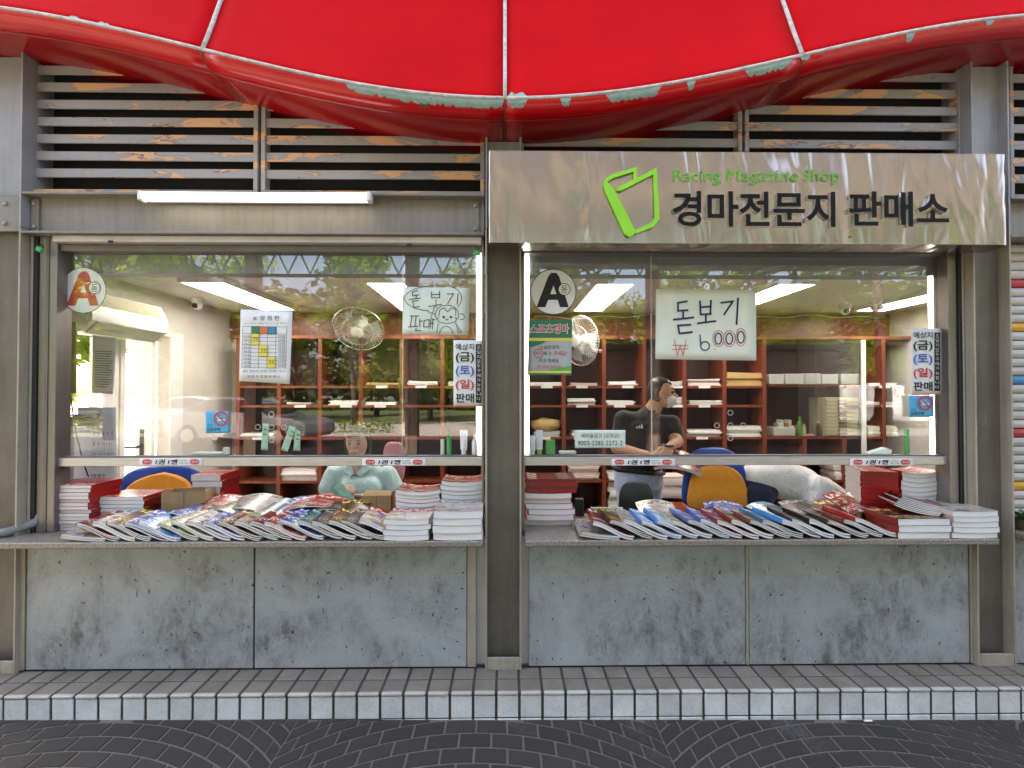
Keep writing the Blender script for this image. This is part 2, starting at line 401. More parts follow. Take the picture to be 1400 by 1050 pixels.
    M['money'] = mat('green_banknote', (.30, .48, .34), .7, var=.25, scale=40)
    M['pages'] = m_pages('page_edges', (.78, .78, .77), (.66, .70, .74))
    M['pages_pink'] = m_pages('pinkish_page_edges', (.78, .74, .73), (.72, .58, .57))
    C = [((.55, .50, .42), (.30, .45, .62), (.62, .58, .50), (.20, .10, .06), (.22, .13, .08)),     # 0 tan and blue
         ((.22, .012, .02), (.45, .06, .05), (.34, .02, .02), (.75, .70, .62), (.10, .02, .02)),     # 1 dark red
         ((.60, .58, .54), (.38, .34, .30), (.66, .64, .60), (.10, .09, .08), (.20, .16, .13)),      # 2 grey white
         ((.035, .025, .02), (.16, .08, .05), (.05, .03, .02), (.75, .58, .05), (.30, .10, .05)),    # 3 black yellow
         ((.06, .12, .40), (.55, .60, .70), (.08, .16, .50), (.80, .80, .80), (.03, .05, .18)),      # 4 blue
         ((.03, .28, .62), (.05, .20, .50), (.04, .34, .70), (.85, .85, .85), (.70, .76, .80)),      # 5 bright blue
         ((.42, .52, .06), (.03, .03, .03), (.06, .05, .05), (.60, .70, .10), (.60, .62, .50)),      # 6 lime and black
         ((.50, .55, .42), (.20, .28, .12), (.62, .64, .58), (.55, .05, .04), (.28, .18, .10)),      # 7 pale green
         ((.50, .03, .02), (.70, .62, .50), (.58, .03, .02), (.82, .78, .74), (.12, .05, .04)),      # 8 red masthead
         ((.16, .035, .03), (.42, .24, .16), (.40, .06, .04), (.78, .72, .30), (.05, .03, .03)),     # 9 maroon brown
         ((.020, .018, .018), (.05, .045, .045), (.03, .03, .03), (.35, .33, .30), (.14, .10, .09)), # 10 black
         ((.66, .62, .50), (.34, .30, .46), (.55, .04, .03), (.80, .76, .70), (.40, .30, .14)),      # 11 cream form guide
         ((.40, .015, .02), (.52, .03, .03), (.48, .02, .02), (.80, .60, .58), (.30, .01, .02)),     # 12 plain red spine
         ((.04, .16, .20), (.02, .10, .24), (.05, .24, .40), (.50, .60, .50), (.10, .24, .12))]      # 13 teal
    nm = ['tan', 'dark_red', 'grey', 'black_yellow', 'blue', 'bright_blue', 'lime', 'pale_green', 'red_title', 'maroon', 'black', 'cream', 'plain_red', 'teal']
    dk = lambda c: tuple(x ** 1.25 * .85 for x in c)
    M['cover'] = [m_cover('cover_print_' + nm[i], *[dk(q) for q in c[:3]], c[3], dk(c[4])) for i, c in enumerate(C)]
setup_mats()
M = MAT
# ================================================================== SETTING
def ground_z(x): return -0.004 - 0.0088 * max(-4, min(6, x))
YG, YF = 0.083, -0.215          # glass plane, kerb front
KZ = 0.12                       # kerb top
# --- far ground
gm = G('sunlit_tarmac'); _p = gm.n('ShaderNodeNewGeometry').outputs['Position']
gm.set(Base_Color=gm.mix(gm.noise(_p, 3, 6, .7), (.06, .058, .056), (.10, .096, .092)), Roughness=.8)
gr = MB().add([(-160, -160, -.09), (160, -160, -.09), (160, 160, -.09), (-160, 160, -.09)], [(0, 1, 2, 3)]).build('ground', gm.mat)
tag(gr, 'broad grey tarmac ground of the car park', kind='structure')
# --- pavement bed (joints) with stamped stones
xs = [-9 + .75 * i for i in range(25)]
b = MB()
for i in range(len(xs) - 1):
    a, c = xs[i], xs[i + 1]
    b.add([(a, -3.2, ground_z(a) - .004), (c, -3.2, ground_z(c) - .004), (c, YF + .05, ground_z(c) - .004), (a, YF + .05, ground_z(a) - .004)], [(0, 1, 2, 3)])
pav = b.build('pavement', M['joint']); tag(pav, 'dark stamped fan-pattern pavement in front of the kerb', kind='structure')
fc = MB().add([(-9, -15, -.055), (24, -15, -.055), (24, -3.0, -.055), (-9, -3.0, -.055)], [(0, 1, 2, 3)]).build('forecourt', mat('dark_forecourt_tarmac', (.06, .06, .06), .85, var=.3, scale=2)); tag(fc, 'dark tarmac forecourt in front of the pavement', kind='structure')
cp_ = MB().add([(-60, -24, -.08), (60, -24, -.08), (60, -15.2, -.08), (-60, -15.2, -.08)], [(0, 1, 2, 3)]).build('car_park', mat('pale_car_park_concrete', (.24, .23, .22), .85, var=.15, scale=1)); tag(cp_, 'pale sunlit concrete of the car park', kind='structure')
PW, PC, PR = 1.66, .092, 1.17
def arc_stones():
    out = []
    for band in range(-3, 5):
        xc = WX(650, -.35) + band * PW + .0
        amax = math.asin(PW / 2 / PR)
        for j in range(-12, 9):
            y0 = -.42 - PR + j * PC + (.0 if band % 2 else .02)
            nst = 13
            off = .5 * (j % 2)
            edges = [-amax] + [(-amax + (k + off) * 2 * amax / nst) for k in range(0 if off else 1, nst)] + [amax]
            edges = [e for i, e in enumerate(edges) if i == 0 or e - edges[i - 1] > .03]
            for a0, a1 in zip(edges[:-1], edges[1:]):
                gap = .0048
                def pt(a, inset, row):
                    return (xc + PR * math.sin(a), y0 + PR * math.cos(a) + (row * PC))
                d = gap / PR
                poly = []
                for t in (0, .5, 1): 
                    p = pt(a0 + d + (a1 - a0 - 2 * d) * t, 0, 0); poly.append((p[0], p[1] + gap / max(.5, math.cos(a0)) * 1.0))
                for t in (1, .5, 0):
                    p = pt(a0 + d + (a1 - a0 - 2 * d) * t, 0, 1); poly.append((p[0], p[1] - gap / max(.5, math.cos(a0)) * 1.0))
                out.append(poly)
    return out
far = MB(); nst = 0
for poly in arc_stones():
    if max(p[1] for p in poly) > YF - .004:      # trimmed against the kerb
        poly = [(x, min(y, YF - .006)) for x, y in poly]
        if max(p[1] for p in poly) - min(p[1] for p in poly) < .02: continue
    cx = sum(p[0] for p in poly) / 6; cy = sum(p[1] for p in poly) / 6
    if abs(cx) > 6 or cy < -1.4: continue
    z = ground_z(cx) - .0005
    vs = [(x, y, ground_z(x) - .0045) for x, y in poly] + [(cx + (x - cx) * .97, cy + (y - cy) * .96, z) for x, y in poly]
    fs = [(6, 7, 8, 9, 10, 11)] + [(i, (i + 1) % 6, (i + 1) % 6 + 6, i + 6) for i in range(6)]
    dist = cy + 2.6
    vis = abs(cx - .03) < 1.06 * dist and cy > -.60
    if vis and nst < 300:
        o = MB().add(vs, fs).build('paving_stone', M['stone'], pav); nst += 1
    else: far.add(vs, fs)
o = far.build('paving_stones', M['stone'], pav); tag(o, kind='stuff')

# --- kerb with tiles
kerb = MB().box(-6, 6, YF + .006, .12, -.10, KZ - .004).build('kerb', M['grout']); tag(kerb, 'low kerb step faced with square speckled tiles', kind='structure')
TP = .1085; x0 = WX(678.7, YF)
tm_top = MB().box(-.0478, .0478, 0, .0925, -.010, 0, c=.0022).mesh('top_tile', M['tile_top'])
tm_fr = MB().box(-.0478, .0478, 0, .010, -.099, 0, c=.0020).mesh('front_tile', M['tile'])
tm_lo = MB().box(-.0478, .0478, 0, .010, -.085, 0, c=.0020).mesh('low_tile', M['tile'])
tm_no = MB().box(-.0478, .0478, 0, .020, -.0145, 0, c=.0040).mesh('nosing_tile', M['nose'])
for i in range(-27, 29):
    x = x0 + (i + .5) * TP
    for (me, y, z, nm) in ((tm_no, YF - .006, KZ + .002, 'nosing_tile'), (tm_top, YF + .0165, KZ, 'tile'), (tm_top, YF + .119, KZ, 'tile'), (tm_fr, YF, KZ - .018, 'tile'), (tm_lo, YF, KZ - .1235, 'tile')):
        o = bpy.data.objects.new(nm, me); COL.objects.link(o); o.parent = kerb
        o.location = (x, y + random.uniform(-.0008, .0008), z + random.uniform(-.0008, .0008)); o.rotation_euler = (random.uniform(-.004, .004), 0, random.uniform(-.006, .006))

# --- building shell
def struct(name, mb, m): return tag(mb.build(name, m), kind='structure')
ZC = 2.33; YB = 2.58; XL = -2.78; XR = 3.95
struct('room_floor', MB().box(XL - .1, XR + .1, .03, YB + .1, .0, KZ + .001), M['floor'])
# ceiling with recesses only as boards
b = MB()
ceil = struct('ceiling', MB().box(XL - .1, XR + .1, .14, YB + .1, ZC + .012, ZC + .08), M['void'])
for i in range(12):
    for j in range(5):
        xa = XL + i * .61; ya = .22 + j * .48
        if xa < XR: MB().box(xa + .002, min(xa + .608, XR), ya + .002, ya + .478, ZC, ZC + .01).build('ceiling_board', M['ceil'], ceil)
struct('wall_back', MB().box(XL - .1, XR + .1, YB, YB + .12, 0, 5.2), M['wall'])
struct('wall_right', MB().box(XR, XR + .12, .13, YB, 0, 5.2), M['wall'])
DY0, DY1, WY0, WY1 = 1.12, 1.62, .62, 1.06
b = MB()
b.box(XL - .1, XL, .02, WY0, 0, 5.2).box(XL - .1, XL, WY0, WY1, 0, .95).box(XL - .1, XL, WY0, WY1, 1.98, 5.2)
b.box(XL - .1, XL, WY1, DY0, 0, 5.2).box(XL - .1, XL, DY0, DY1, 1.98, 5.2).box(XL - .1, XL, DY1, YB, 0, 5.2)
struct('wall_left', b, M['wall'])
struct('roof', MB().box(-4.4, 6.2, -.02, YB + .3, 5.2, 5.35), M['colup'])
b = MB(); b.box(-2.5, 2.42, .135, .235, 2.165, ZC + .012)
hd = struct('window_header', b, M['header'])
struct('wall_front_upper', MB().box(XL - .1, 6.2, .24, .36, 2.36, 5.2), M['void'])
# inner face below the counter
struct('wall_front_lower', MB().box(XL, 2.45, .035, .11, 0, .775), M['wall'])
struct('wall_bay_right', MB().box(2.62, 6.2, .16, .3, 0, 2.36), M['void'])

# --- outer panels below the counters
def panel(px0, px1, label):
    xa, xb = W(px0, 830, 0).x, W(px1, 830, 0).x
    o = MB().box(xa, xb, .0, .03, KZ + .004, .79, c=.0025).build('wall_panel', M['panel'], at=(xa, 0, KZ))
    tag(o, label, 'wall panel')
panel(36, 346, 'blue-grey metal wall panel beside the left column, scuffed dark at its lower corner')
panel(348.5, 638, 'blue-grey wall panel left of the centre column with many scratches and scuffs')
panel(723, 1019, 'blue-grey wall panel right of the centre column with a round white paint spot')
panel(1024, 1325, 'blue-grey wall panel beside the right column, cleanest of the four')
def trim(name, xa, xb, y0, y1, z0, z1, m, label, cat):
    o = MB().box(xa, xb, y0, y1, z0, z1, c=.002).build(name, m, at=(xa, y0, z0)); tag(o, label, cat); return o
trim('panel_strip', W(639, 830, 0).x, W(651, 830, 0).x, -.004, .03, KZ + .004, .79, M['flange'], 'narrow beige strip between scratched panel and centre column', 'trim')
trim('panel_strip', W(1326.5, 830, 0).x, W(1336, 830, 0).x, -.004, .03, KZ + .004, .79, M['flange'], 'narrow beige strip between clean panel and right column', 'trim')
trim('panel_strip', W(1019.8, 830, 0).x, W(1023.3, 830, 0).x, -.003, .02, KZ + .004, .79, M['flange'], 'thin vertical joint strip between the two right panels', 'trim')
trim('panel_strip', W(27, 830, 0).x, W(34.5, 830, 0).x, -.006, .03, KZ + .004, .79, M['flange'], 'narrow beige strip beside the left column', 'trim')

# --- granite counters
def counter(xa, xb, label):
    o = MB().box(xa, xb, -.15, .39, .778, .806, c=.004).build('granite_counter', M['granite'], at=(xa, -.15, .778)); tag(o, label, 'counter')
counter(-2.62, -.107, 'speckled granite counter ledge under the left window')
counter(.10, W(1367, 740, -.15).x, 'speckled granite counter ledge under the right window')

# --- H columns
def zu(x): return 3.06 - .215 * math.cos(2 * math.pi * x / 5.6)
def column(xa, xb, yf, label, split=2.36):
    e = empty('steel_column', ((xa + xb) / 2, yf + .1, KZ)); tag(e, label, 'column', None)
    ft = .009
    MB().box(xa, xa + ft, yf, yf + .2, KZ, split, c=.0015).build('flange', M['flange'], e)
    MB().box(xb - ft, xb, yf, yf + .2, KZ, split, c=.0015).build('flange', M['flange'], e)
    MB().box(xa + ft, xb - ft, yf + .062, yf + .074, KZ, split).build('web', M['col'], e)
    MB().box(xa + ft + .001, xb - ft - .001, yf + .002, yf + .016, KZ, KZ + .062, c=.002).build('base_plate', M['flange'], e)
    # upper, lighter length
    b = MB().box(xa, xa + ft, yf, yf + .2, split + .003, zu((xa + xb) / 2) - .012).box(xb - ft, xb, yf, yf + .2, split + .003, zu((xa + xb) / 2) - .012).box(xa + ft, xb - ft, yf + .05, yf + .062, split + .003, zu((xa + xb) / 2) - .012)
    b.build('upper_length', M['colup'], e)
    return e
cl = column(-2.72, W(24, 600, -.03).x, -.03, 'grey-brown steel column at the left end of the kiosk')
cc = column(W(663.5, 600, -.03).x, W(713, 600, -.03).x, -.03, 'grey-brown steel column between the two windows')
cr = column(W(1334, 600, -.03).x, W(1386, 600, -.03).x, -.03, 'grey-brown steel column beside the coloured roller shutter')
XCL, XCR = W(24, 600, -.03).x, W(1386, 600, -.03).x
XR0 = W(1334, 600, -.03).x
# --- beams
def beam(xa, xb, label, bolts=True):
    e = empty('steel_beam', ((xa + xb) / 2, 0, 2.335)); tag(e, label, 'beam')
    MB().box(xa, xb, .03, .042, 2.342, 2.53).build('web', M['beam'], e)
    MB().box(xa, xb, -.03, .10, 2.530, 2.541, c=.0015).build('top_flange', M['beam'], e)
    MB().box(xa, xb, -.03, .10, 2.331, 2.342, c=.0015).build('bottom_flange', M['beam'], e)
    if bolts:
        for xx in (xa + .035, xb - .035):
            MB().box(xx - .030, xx + .008, .018, .029, 2.352, 2.52).build('splice_plate', M['beam'], e)
            for zz in (2.375, 2.495):
                MB().lathe([(.011, 0), (.011, -.008), (.007, -.011)], (xx - .012, .018, zz), 6, 'y').build('bolt', M['colup'], e)
beam(XCL + .002, W(661.5, 300, -.03).x, 'warm grey steel beam above the left window')
beam(W(715, 300, -.03).x, XR0 - .003, 'warm grey steel beam hidden behind the stainless sign', False)
beam(XCR + .004, 5.6, 'warm grey steel beam above the coloured roller shutter', False)
lp = empty('bolted_plate', (-2.66, -.02, 2.34)); tag(lp, 'bolted splice plate on the left column web', 'plate')
MB().box(-2.715, XCL - .012, -.006, .012, 2.345, 2.53, c=.002).build('plate', M['beam'], lp)
for zz in (2.385, 2.485):
    for xx in (-2.545,):
        MB().lathe([(.013, 0), (.013, -.008), (.008, -.012)], (xx, -.006, zz), 6, 'y').build('bolt', M['colup'], lp)

# --- louvres
def louvre(pxa, pxb, label, nrow=8):
    Y = .05
    xa, xb = W(pxa, 200, Y).x, W(pxb, 200, Y).x
    e = empty('louvre_panel', ((xa + xb) / 2, Y, 2.545)); tag(e, label, 'louvre')
    MB().box(xa - .022, xa, Y - .012, Y + .05, 2.545, 3.5, c=.002).build('stile', M['peel'], e)
    MB().box(xb, xb + .022, Y - .012, Y + .05, 2.545, 3.5, c=.002).build('stile', M['peel'], e)
    MB().box(xa, xb, Y - .014, Y + .05, 2.548, 2.580, c=.002).build('bottom_rail', M['peel'], e)
    MB().box(xa - .02, xb + .02, Y + .10, Y + .11, 2.55, 3.5).build('backing', M['void'], e)
    for i in range(nrow):
        z = W(700, 240, Y).z + i * .0905
        dz = random.uniform(-.003, .003); dy = random.uniform(-.002, .002)
        vs = []
        poly = [(Y + dy, z - .022), (Y + .006 + dy, z - .024), (Y + .062, z + .040), (Y + .060, z + .046), (Y + .012, z + .024), (Y + dy, z + .022)]
        for xx, zz in ((xa + .001, 0), (xb - .001, dz)): vs += [(xx, q[0], q[1] + zz) for q in poly]
        fs = [(0, 1, 2, 3, 4, 5), (11, 10, 9, 8, 7, 6)] + [(k, (k + 1) % 6, (k + 1) % 6 + 6, k + 6) for k in range(6)]
        ox = random.uniform(-4, 4)
        o = MB().add(vs, fs).build('blade', M['peel'], e)
    return e
louvre(48, 348, 'peeling grey louvre panel beside the left column')
louvre(364, 657, 'peeling grey louvre panel between its mullion and the stainless sign')
louvre(716, 1008, 'peeling grey louvre panel above the green book logo')
louvre(1023, 1309, 'peeling grey louvre panel above the right end of the sign')
louvre(1384, 1640, 'grey louvre panel beyond the right column')

# --- red awning
PROF_U = [(.20, .0), (.05, -.006), (-.10, -.010), (-.19, -.008)]
PROF_R = [(-.19, -.008), (-.225, -.003), (-.250, .010), (-.262, .028), (-.265, .052)]
PROF_F = [(-.265, .052), (-.195, .21), (-.105, .43), (.02, .75), (.10, 1.05), (.14, 1.45)]
AW = empty('awning', (0, 0, 3.0)); tag(AW, 'glossy red wave-edged metal awning with pale seams and peeling edge', 'awning')
def strip(prof, xa, xb, nx=14, dy=0.0, dz=0.0, g=.0):
    b = MB(); n = len(prof)
    for i in range(nx + 1):
        x = xa + g + (xb - xa - 2 * g) * i / nx
        for (y, z) in prof: b.v.append((x, y + dy, zu(x) + z + dz))
    for i in range(nx):
        for k in range(n - 1):
            b.f.append((i * n + k, i * n + k + 1, (i + 1) * n + k + 1, (i + 1) * n + k)); b.m.append(0)
    return b
def fine(prof, k=4):
    out = []
    for a, c in zip(prof[:-1], prof[1:]):
        for t in range(k): out.append((a[0] + (c[0] - a[0]) * t / k, a[1] + (c[1] - a[1]) * t / k))
    return out + [prof[-1]]
for i in range(-3, 4):
    xa, xb = i * 1.4, (i + 1) * 1.4
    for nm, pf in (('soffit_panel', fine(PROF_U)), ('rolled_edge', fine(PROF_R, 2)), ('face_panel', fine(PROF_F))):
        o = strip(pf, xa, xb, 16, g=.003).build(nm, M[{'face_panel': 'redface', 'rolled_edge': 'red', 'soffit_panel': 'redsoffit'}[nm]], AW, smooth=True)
        sm = o.modifiers.new('thick', 'SOLIDIFY'); sm.thickness = .003; sm.offset = 1 if nm != 'x' else 0
    # seams
    b = MB(); pts = [(xa + 1.4 * k / 24, -.266, zu(xa + 1.4 * k / 24) + .052) for k in range(25)]
    b.tube([(x, y, z) for x, y, z in pts], .0085, 6).build('seam', M['caulk'], AW, smooth=True)
    if -3 <= i:
        b = MB(); b.tube([(xa, y - .002, zu(xa) + z) for y, z in PROF_F], .0105, 6).build('seam', M['caulk'], AW, smooth=True)
        b = MB(); b.tube([(xa, y - .001, zu(xa) + z - .001) for y, z in PROF_U + PROF_R], .0035, 6).build('soffit_seam', M['rust'], AW, smooth=True)
# peeled patches along the edge (ragged, thin, following the surface)
def prof_at(s):      # s in metres along the profile measured from the seam; negative = down the rolled edge
    if s >= 0:
        pf = PROF_F
    else:
        pf = PROF_R[::-1] + PROF_U[::-1][1:]; s = -s
    for a, c in zip(pf[:-1], pf[1:]):
        d = math.hypot(c[0] - a[0], c[1] - a[1])
        if s <= d:
            t = s / d; return (a[0] + (c[0] - a[0]) * t, a[1] + (c[1] - a[1]) * t)
        s -= d
    return pf[-1]
def patch(pxa, pxb, s0, s1, seed, m=None):
    rnd = random.Random(seed); xa, xb = WX(pxa, -.262), WX(pxb, -.262); n = max(8, int((xb - xa) / .012))
    b = MB(); lo = hi = 0
    prev = (s0, s1)
    for i in range(n + 1):
        x = xa + (xb - xa) * i / n
        t = min(1, min(i, n - i) / 2.2 + .12)
        a = s0 * t * (rnd.uniform(.65, 1.0) if rnd.random() < .5 else 1); c = s1 * t * (rnd.uniform(.6, 1.0))
        if s0 >= 0: a = s0 
        for k in range(5):
            s = a + (c - a) * k / 4; y, z = prof_at(s)
            b.v.append((x, y - .0045, zu(x) + z - .001))
    for i in range(n):
        for k in range(4):
            b.f.append((i * 5 + k, i * 5 + k + 1, (i + 1) * 5 + k + 1, (i + 1) * 5 + k)); b.m.append(0)
    b.build('peeled_patch', m or M['primer'], AW)
for i, (a, c, s0, s1) in enumerate([(470, 560, -.040, -.008), (540, 690, -.052, -.008), (692, 722, -.05, .045), (766, 782, -.05, -.006), (828, 906, -.055, -.007),
                                    (940, 953, -.05, -.006), (1020, 1086, -.045, -.006), (1096, 1112, -.03, -.004), (1243, 1256, -.05, -.004), (85, 106, .008, .03), (126, 146, .008, .03)]):
    patch(a, c, s0, s1, 40 + i)
patch(566, 592, -.075, -.045, 5, M['rust']); patch(1001, 1040, .008, .022, 6, M['rust']); patch(1352, 1366, -.03, -.004, 8)

# --- stainless sign
XS0, XS1 = W(667.5, 270, -.18).x, W(1374, 270, -.18).x + .035
ZS0, ZS1 = W(1000, 333, -.18).z, W(1000, 208, -.18).z
sg = empty('shop_sign', ((XS0 + XS1) / 2, -.1, ZS0)); tag(sg, 'brushed stainless sign box with green book logo and black Korean lettering', 'sign')
b = MB(); rr = .05
poly = []
for k in range(7): a = math.pi / 2 * k / 6; poly.append((XS0 + .012 - .012 * math.sin(a) if False else XS0 + .012 * (1 - math.sin(a)), -.18 + .012 * (1 - math.cos(a))))
poly = poly[::-1]
polyr = [(XS1 - rr + rr * math.sin(math.pi / 2 * k / 8), -.18 + rr * (1 - math.cos(math.pi / 2 * k / 8))) for k in range(9)]
outline = [(XS0, -.04)] + poly + [(XS0 + .012 + (XS1 - rr - XS0 - .012) * k / 40, -.18) for k in range(1, 40)] + polyr + [(XS1, -.04)]
n = len(outline)
vs = [(x, y, ZS0 + .006) for x, y in outline] + [(x, y, ZS1 - .004) for x, y in outline]
fs = [(i, i + 1, n + i + 1, n + i) for i in range(n - 1)]
b.add(vs, fs); o = b.build('front_sheet', M['ss'], sg, auto=True)
def flat_cap(z0, z1, name):
    b = MB(); vs = [(x, y, z0) for x, y in outline] + [(x, y, z1) for x, y in outline]
    b.add(vs, [tuple(range(n)), tuple(range(2 * n - 1, n - 1, -1))] + [(i, (i + 1) % n, n + (i + 1) % n, n + i) for i in range(n)])
    b.build(name, M['ss'], sg)
flat_cap(ZS0, ZS0 + .0055, 'bottom_sheet'); flat_cap(ZS1 - .0035, ZS1, 'top_sheet')

def text_mesh(body, x0, x1, z0, z1, Y, m, parent, depth=.0, bold=0.0, name='lettering', mats=None, shear=0, keep=False):
    cu = bpy.data.curves.new('t', 'FONT'); cu.body = body; cu.extrude = 0; cu.offset = bold; cu.shear = shear; cu.resolution_u = 3
    ob = bpy.data.objects.new('t', cu); me = bpy.data.meshes.new_from_object(ob)
    bpy.data.objects.remove(ob); bpy.data.curves.remove(cu)
    vx = [v.co.x for v in me.vertices]; vy = [v.co.y for v in me.vertices]
    ax, bx, ay, by = min(vx), max(vx), min(vy), max(vy)
    bm = bmesh.new(); bm.from_mesh(me)
    sx, sz = (x1 - x0) / (bx - ax), (z1 - z0) / (by - ay)
    for v in bm.verts: v.co = Vector((x0 + (v.co.x - ax) * sx, Y, z0 + (v.co.y - ay) * sz))
    for f in bm.faces: f.material_index = 0
    if depth:
        bmesh.ops.remove_doubles(bm, verts=bm.verts, dist=1e-6)
        bmesh.ops.recalc_face_normals(bm, faces=bm.faces)
        r = bmesh.ops.extrude_face_region(bm, geom=list(bm.faces))
        nv = [g_ for g_ in r['geom'] if isinstance(g_, bmesh.types.BMVert)]
        newf = set(g_ for g_ in r['geom'] if isinstance(g_, bmesh.types.BMFace))
        for v in nv: v.co.y -= depth
        for f in bm.faces:
            if f not in newf and abs(f.normal.y) < .5: f.material_index = 1
        bmesh.ops.recalc_face_normals(bm, faces=bm.faces)
    b = MB(); bm.verts.index_update()
    for f in bm.faces: b.m.append(f.material_index); b.f.append(tuple(v.index for v in f.verts))
    b.v = [tuple(v.co) for v in bm.verts]; bm.free(); bpy.data.meshes.remove(me)
    return b.build(name, mats or m, parent)
def ptext(body, px0, px1, py0, py1, Y, m, parent, **kw):
    """text filling the photograph rectangle (py0 top, py1 bottom) on plane Y"""
    a = W(px0, py1, Y); c = W(px1, py0, Y)
    return text_mesh(body, a.x, c.x, a.z, c.z, Y, m, parent, **kw)
SY = -.1815
for ch, a, c in (('경마전문지', 918, 1139), ('판매소', 1158, 1293)):
    ptext(ch, a, c, 264, 311, SY, None, sg, depth=.016, bold=.022, mats=[M['letterblack'], M['letteredge']])
for ch, a, c in (('Racing', 920, 985), ('Magazine', 993, 1091), ('Shop', 1097, 1147)):
    ptext(ch, a, c, 232.5, {'Shop': 253, 'Racing': 253, 'Magazine': 253}[ch], SY, None, sg, depth=.006, bold=0, mats=[M['lettergreen'], M['letteredge']])
def pprism(pts, Y, d, m, parent, name):
    poly = [(W(x, y, Y).x, W(x, y, Y).z) for x, y in pts]
    bm = bmesh.new(); vs = [bm.verts.new((x, Y, z)) for x, z in poly]; f = bm.faces.new(vs)
    r = bmesh.ops.extrude_face_region(bm, geom=[f])
    for g_ in r['geom']:
        if isinstance(g_, bmesh.types.BMVert): g_.co.y -= d
    bmesh.ops.triangulate(bm, faces=[f_ for f_ in bm.faces if len(f_.verts) > 4])
    return MB().bm(bm).build(name, m, parent)
# book logo: spine slab and two page outlines
pprism([(826, 247), (838, 258), (868, 317), (866, 322), (860, 325), (853, 321), (826, 262), (824, 254)], SY, .012, M['lime'], sg, 'logo_spine')
def ribbon(pts, wpx, Y, d, m, parent, name, close=False):
    b = MB()
    q = pts + ([pts[0]] if close else [])
    for (x0_, y0_), (x1_, y1_) in zip(q[:-1], q[1:]):
        L = math.hypot(x1_ - x0_, y1_ - y0_) or 1; nx, ny = -(y1_ - y0_) / L * wpx / 2, (x1_ - x0_) / L * wpx / 2
        ex, ey = (x1_ - x0_) / L * wpx * .35, (y1_ - y0_) / L * wpx * .35
        pl = [(x0_ - ex + nx, y0_ - ey + ny), (x1_ + ex + nx, y1_ + ey + ny), (x1_ + ex - nx, y1_ + ey - ny), (x0_ - ex - nx, y0_ - ey - ny)]
        pl = [W(x, y, Y) for x, y in pl]
        if d: b.prism([(p.x, p.z) for p in pl], Y, Y - d)
        else: b.add([(p.x, Y - .00002 * (len(b.f) % 40), p.z) for p in pl], [(0, 1, 2, 3)])
    return b.build(name, m, parent)
pprism([(824, 252), (829, 244), (836, 240), (870, 229.5), (870, 245), (865.5, 246), (865.5, 236), (837, 245), (831, 249), (829, 254)], SY - .0003, .012, M['lime'], sg, 'logo_page')
pprism([(842, 262), (844, 257), (897, 230.5), (900.5, 300), (893, 311), (868, 321), (868, 315.5), (889, 306), (894.5, 298), (892, 240), (849, 262)], SY - .0003, .0125, M['lime'], sg, 'logo_page')
MB().lathe([(.004, 0), (.004, -.004)], W(1162, 324, -.18), 8, 'y').build('screw', M['rust'], sg)
# ================================================================== FACADE FITTINGS
# --- tube light on the beam
ta, tb = W(195, 269, -.06), W(505, 269, -.06)
tl = empty('tube_light', (ta.x, -.05, ta.z)); tag(tl, 'lit white tube light fixed under the louvres above the left window', 'light')
MB().box(ta.x - .006, tb.x + .006, -.045, -.005, ta.z - .012, ta.z + .030, c=.004).build('housing', M['white'], tl)
b = MB().tube([(ta.x, -.062, ta.z), (tb.x, -.062, ta.z)], .0225, 12); b.build('tube', M['tube'], tl, smooth=True)
for xx in (ta.x, tb.x): MB().box(xx - .012, xx + .012, -.087, -.036, ta.z - .025, ta.z + .025, c=.006).build('end_cap', M['white'], tl)

# --- windows
ZR0, ZR1 = W(400, 637, .06).z, W(400, 625.5, .06).z           # rail
def window(xa, xb, pane_x, label, railpx, jl, jr):
    e = empty('service_window', ((xa + xb) / 2, .08, ZR0)); tag(e, label, 'window')
    zt = W(400, 347, YG).z
    MB().box(xa, xa + jl, .03, .125, .807, 2.33, c=.002).build('jamb', M['jamb'], e)
    MB().box(xb - jr, xb, .03, .125, .807, 2.33, c=.002).build('jamb', M['jamb'], e)
    MB().box(xa + jl * .42, xa + jl * .58, .026, .0295, .807, 2.33).build('jamb_groove', M['alu_dark'], e)
    MB().box(xa + jl, xb - jr, .045, .12, zt, zt + .035, c=.002).build('head_rail', M['alu_dark'], e)
    MB().box(xa + jl, xb - jr, .0, .05, zt + .036, 2.329, c=.003).build('shutter_track', M['track'], e)
    r = MB().box(railpx[0], railpx[1], .052, .115, ZR0, ZR1, c=.0025).build('bottom_rail', M['alu'], e)
    MB().box(railpx[0] + .01, railpx[1] - .01, .068, .100, ZR1 + .0005, ZR1 + .008).build('glazing_bead', M['alu_dark'], r)
    MB().box(xa + jl, pane_x + .03, YG - .003, YG + .003, ZR1 + .008, zt).build('pane', M['glass'], e)
    MB().box(pane_x, xb - jr, YG + .014, YG + .020, ZR1 + .008, zt).build('pane', M['glass'], e)
    MB().box(pane_x - .0025, pane_x + .0025, YG + .013, YG + .021, ZR1 + .008, zt).build('pane_edge', M['caulk'], e)
    return e
XWL0, XWL1 = W(52, 500, .03).x, W(661.5, 500, .03).x
XWR0, XWR1 = W(713.5, 500, .03).x, W(1309, 500, .03).x
wl = window(XWL0, XWL1, WX(549.5, YG), 'aluminium service window with red A sticker left of the centre column', (W(64, 631, .052).x, XWL1 - .003), .09, .012)
wr = window(XWR0, XWR1, WX(892, YG), 'aluminium service window with black A sticker right of the centre column', (XWR0 + .002, W(1302, 631, .052).x), .014, .045)
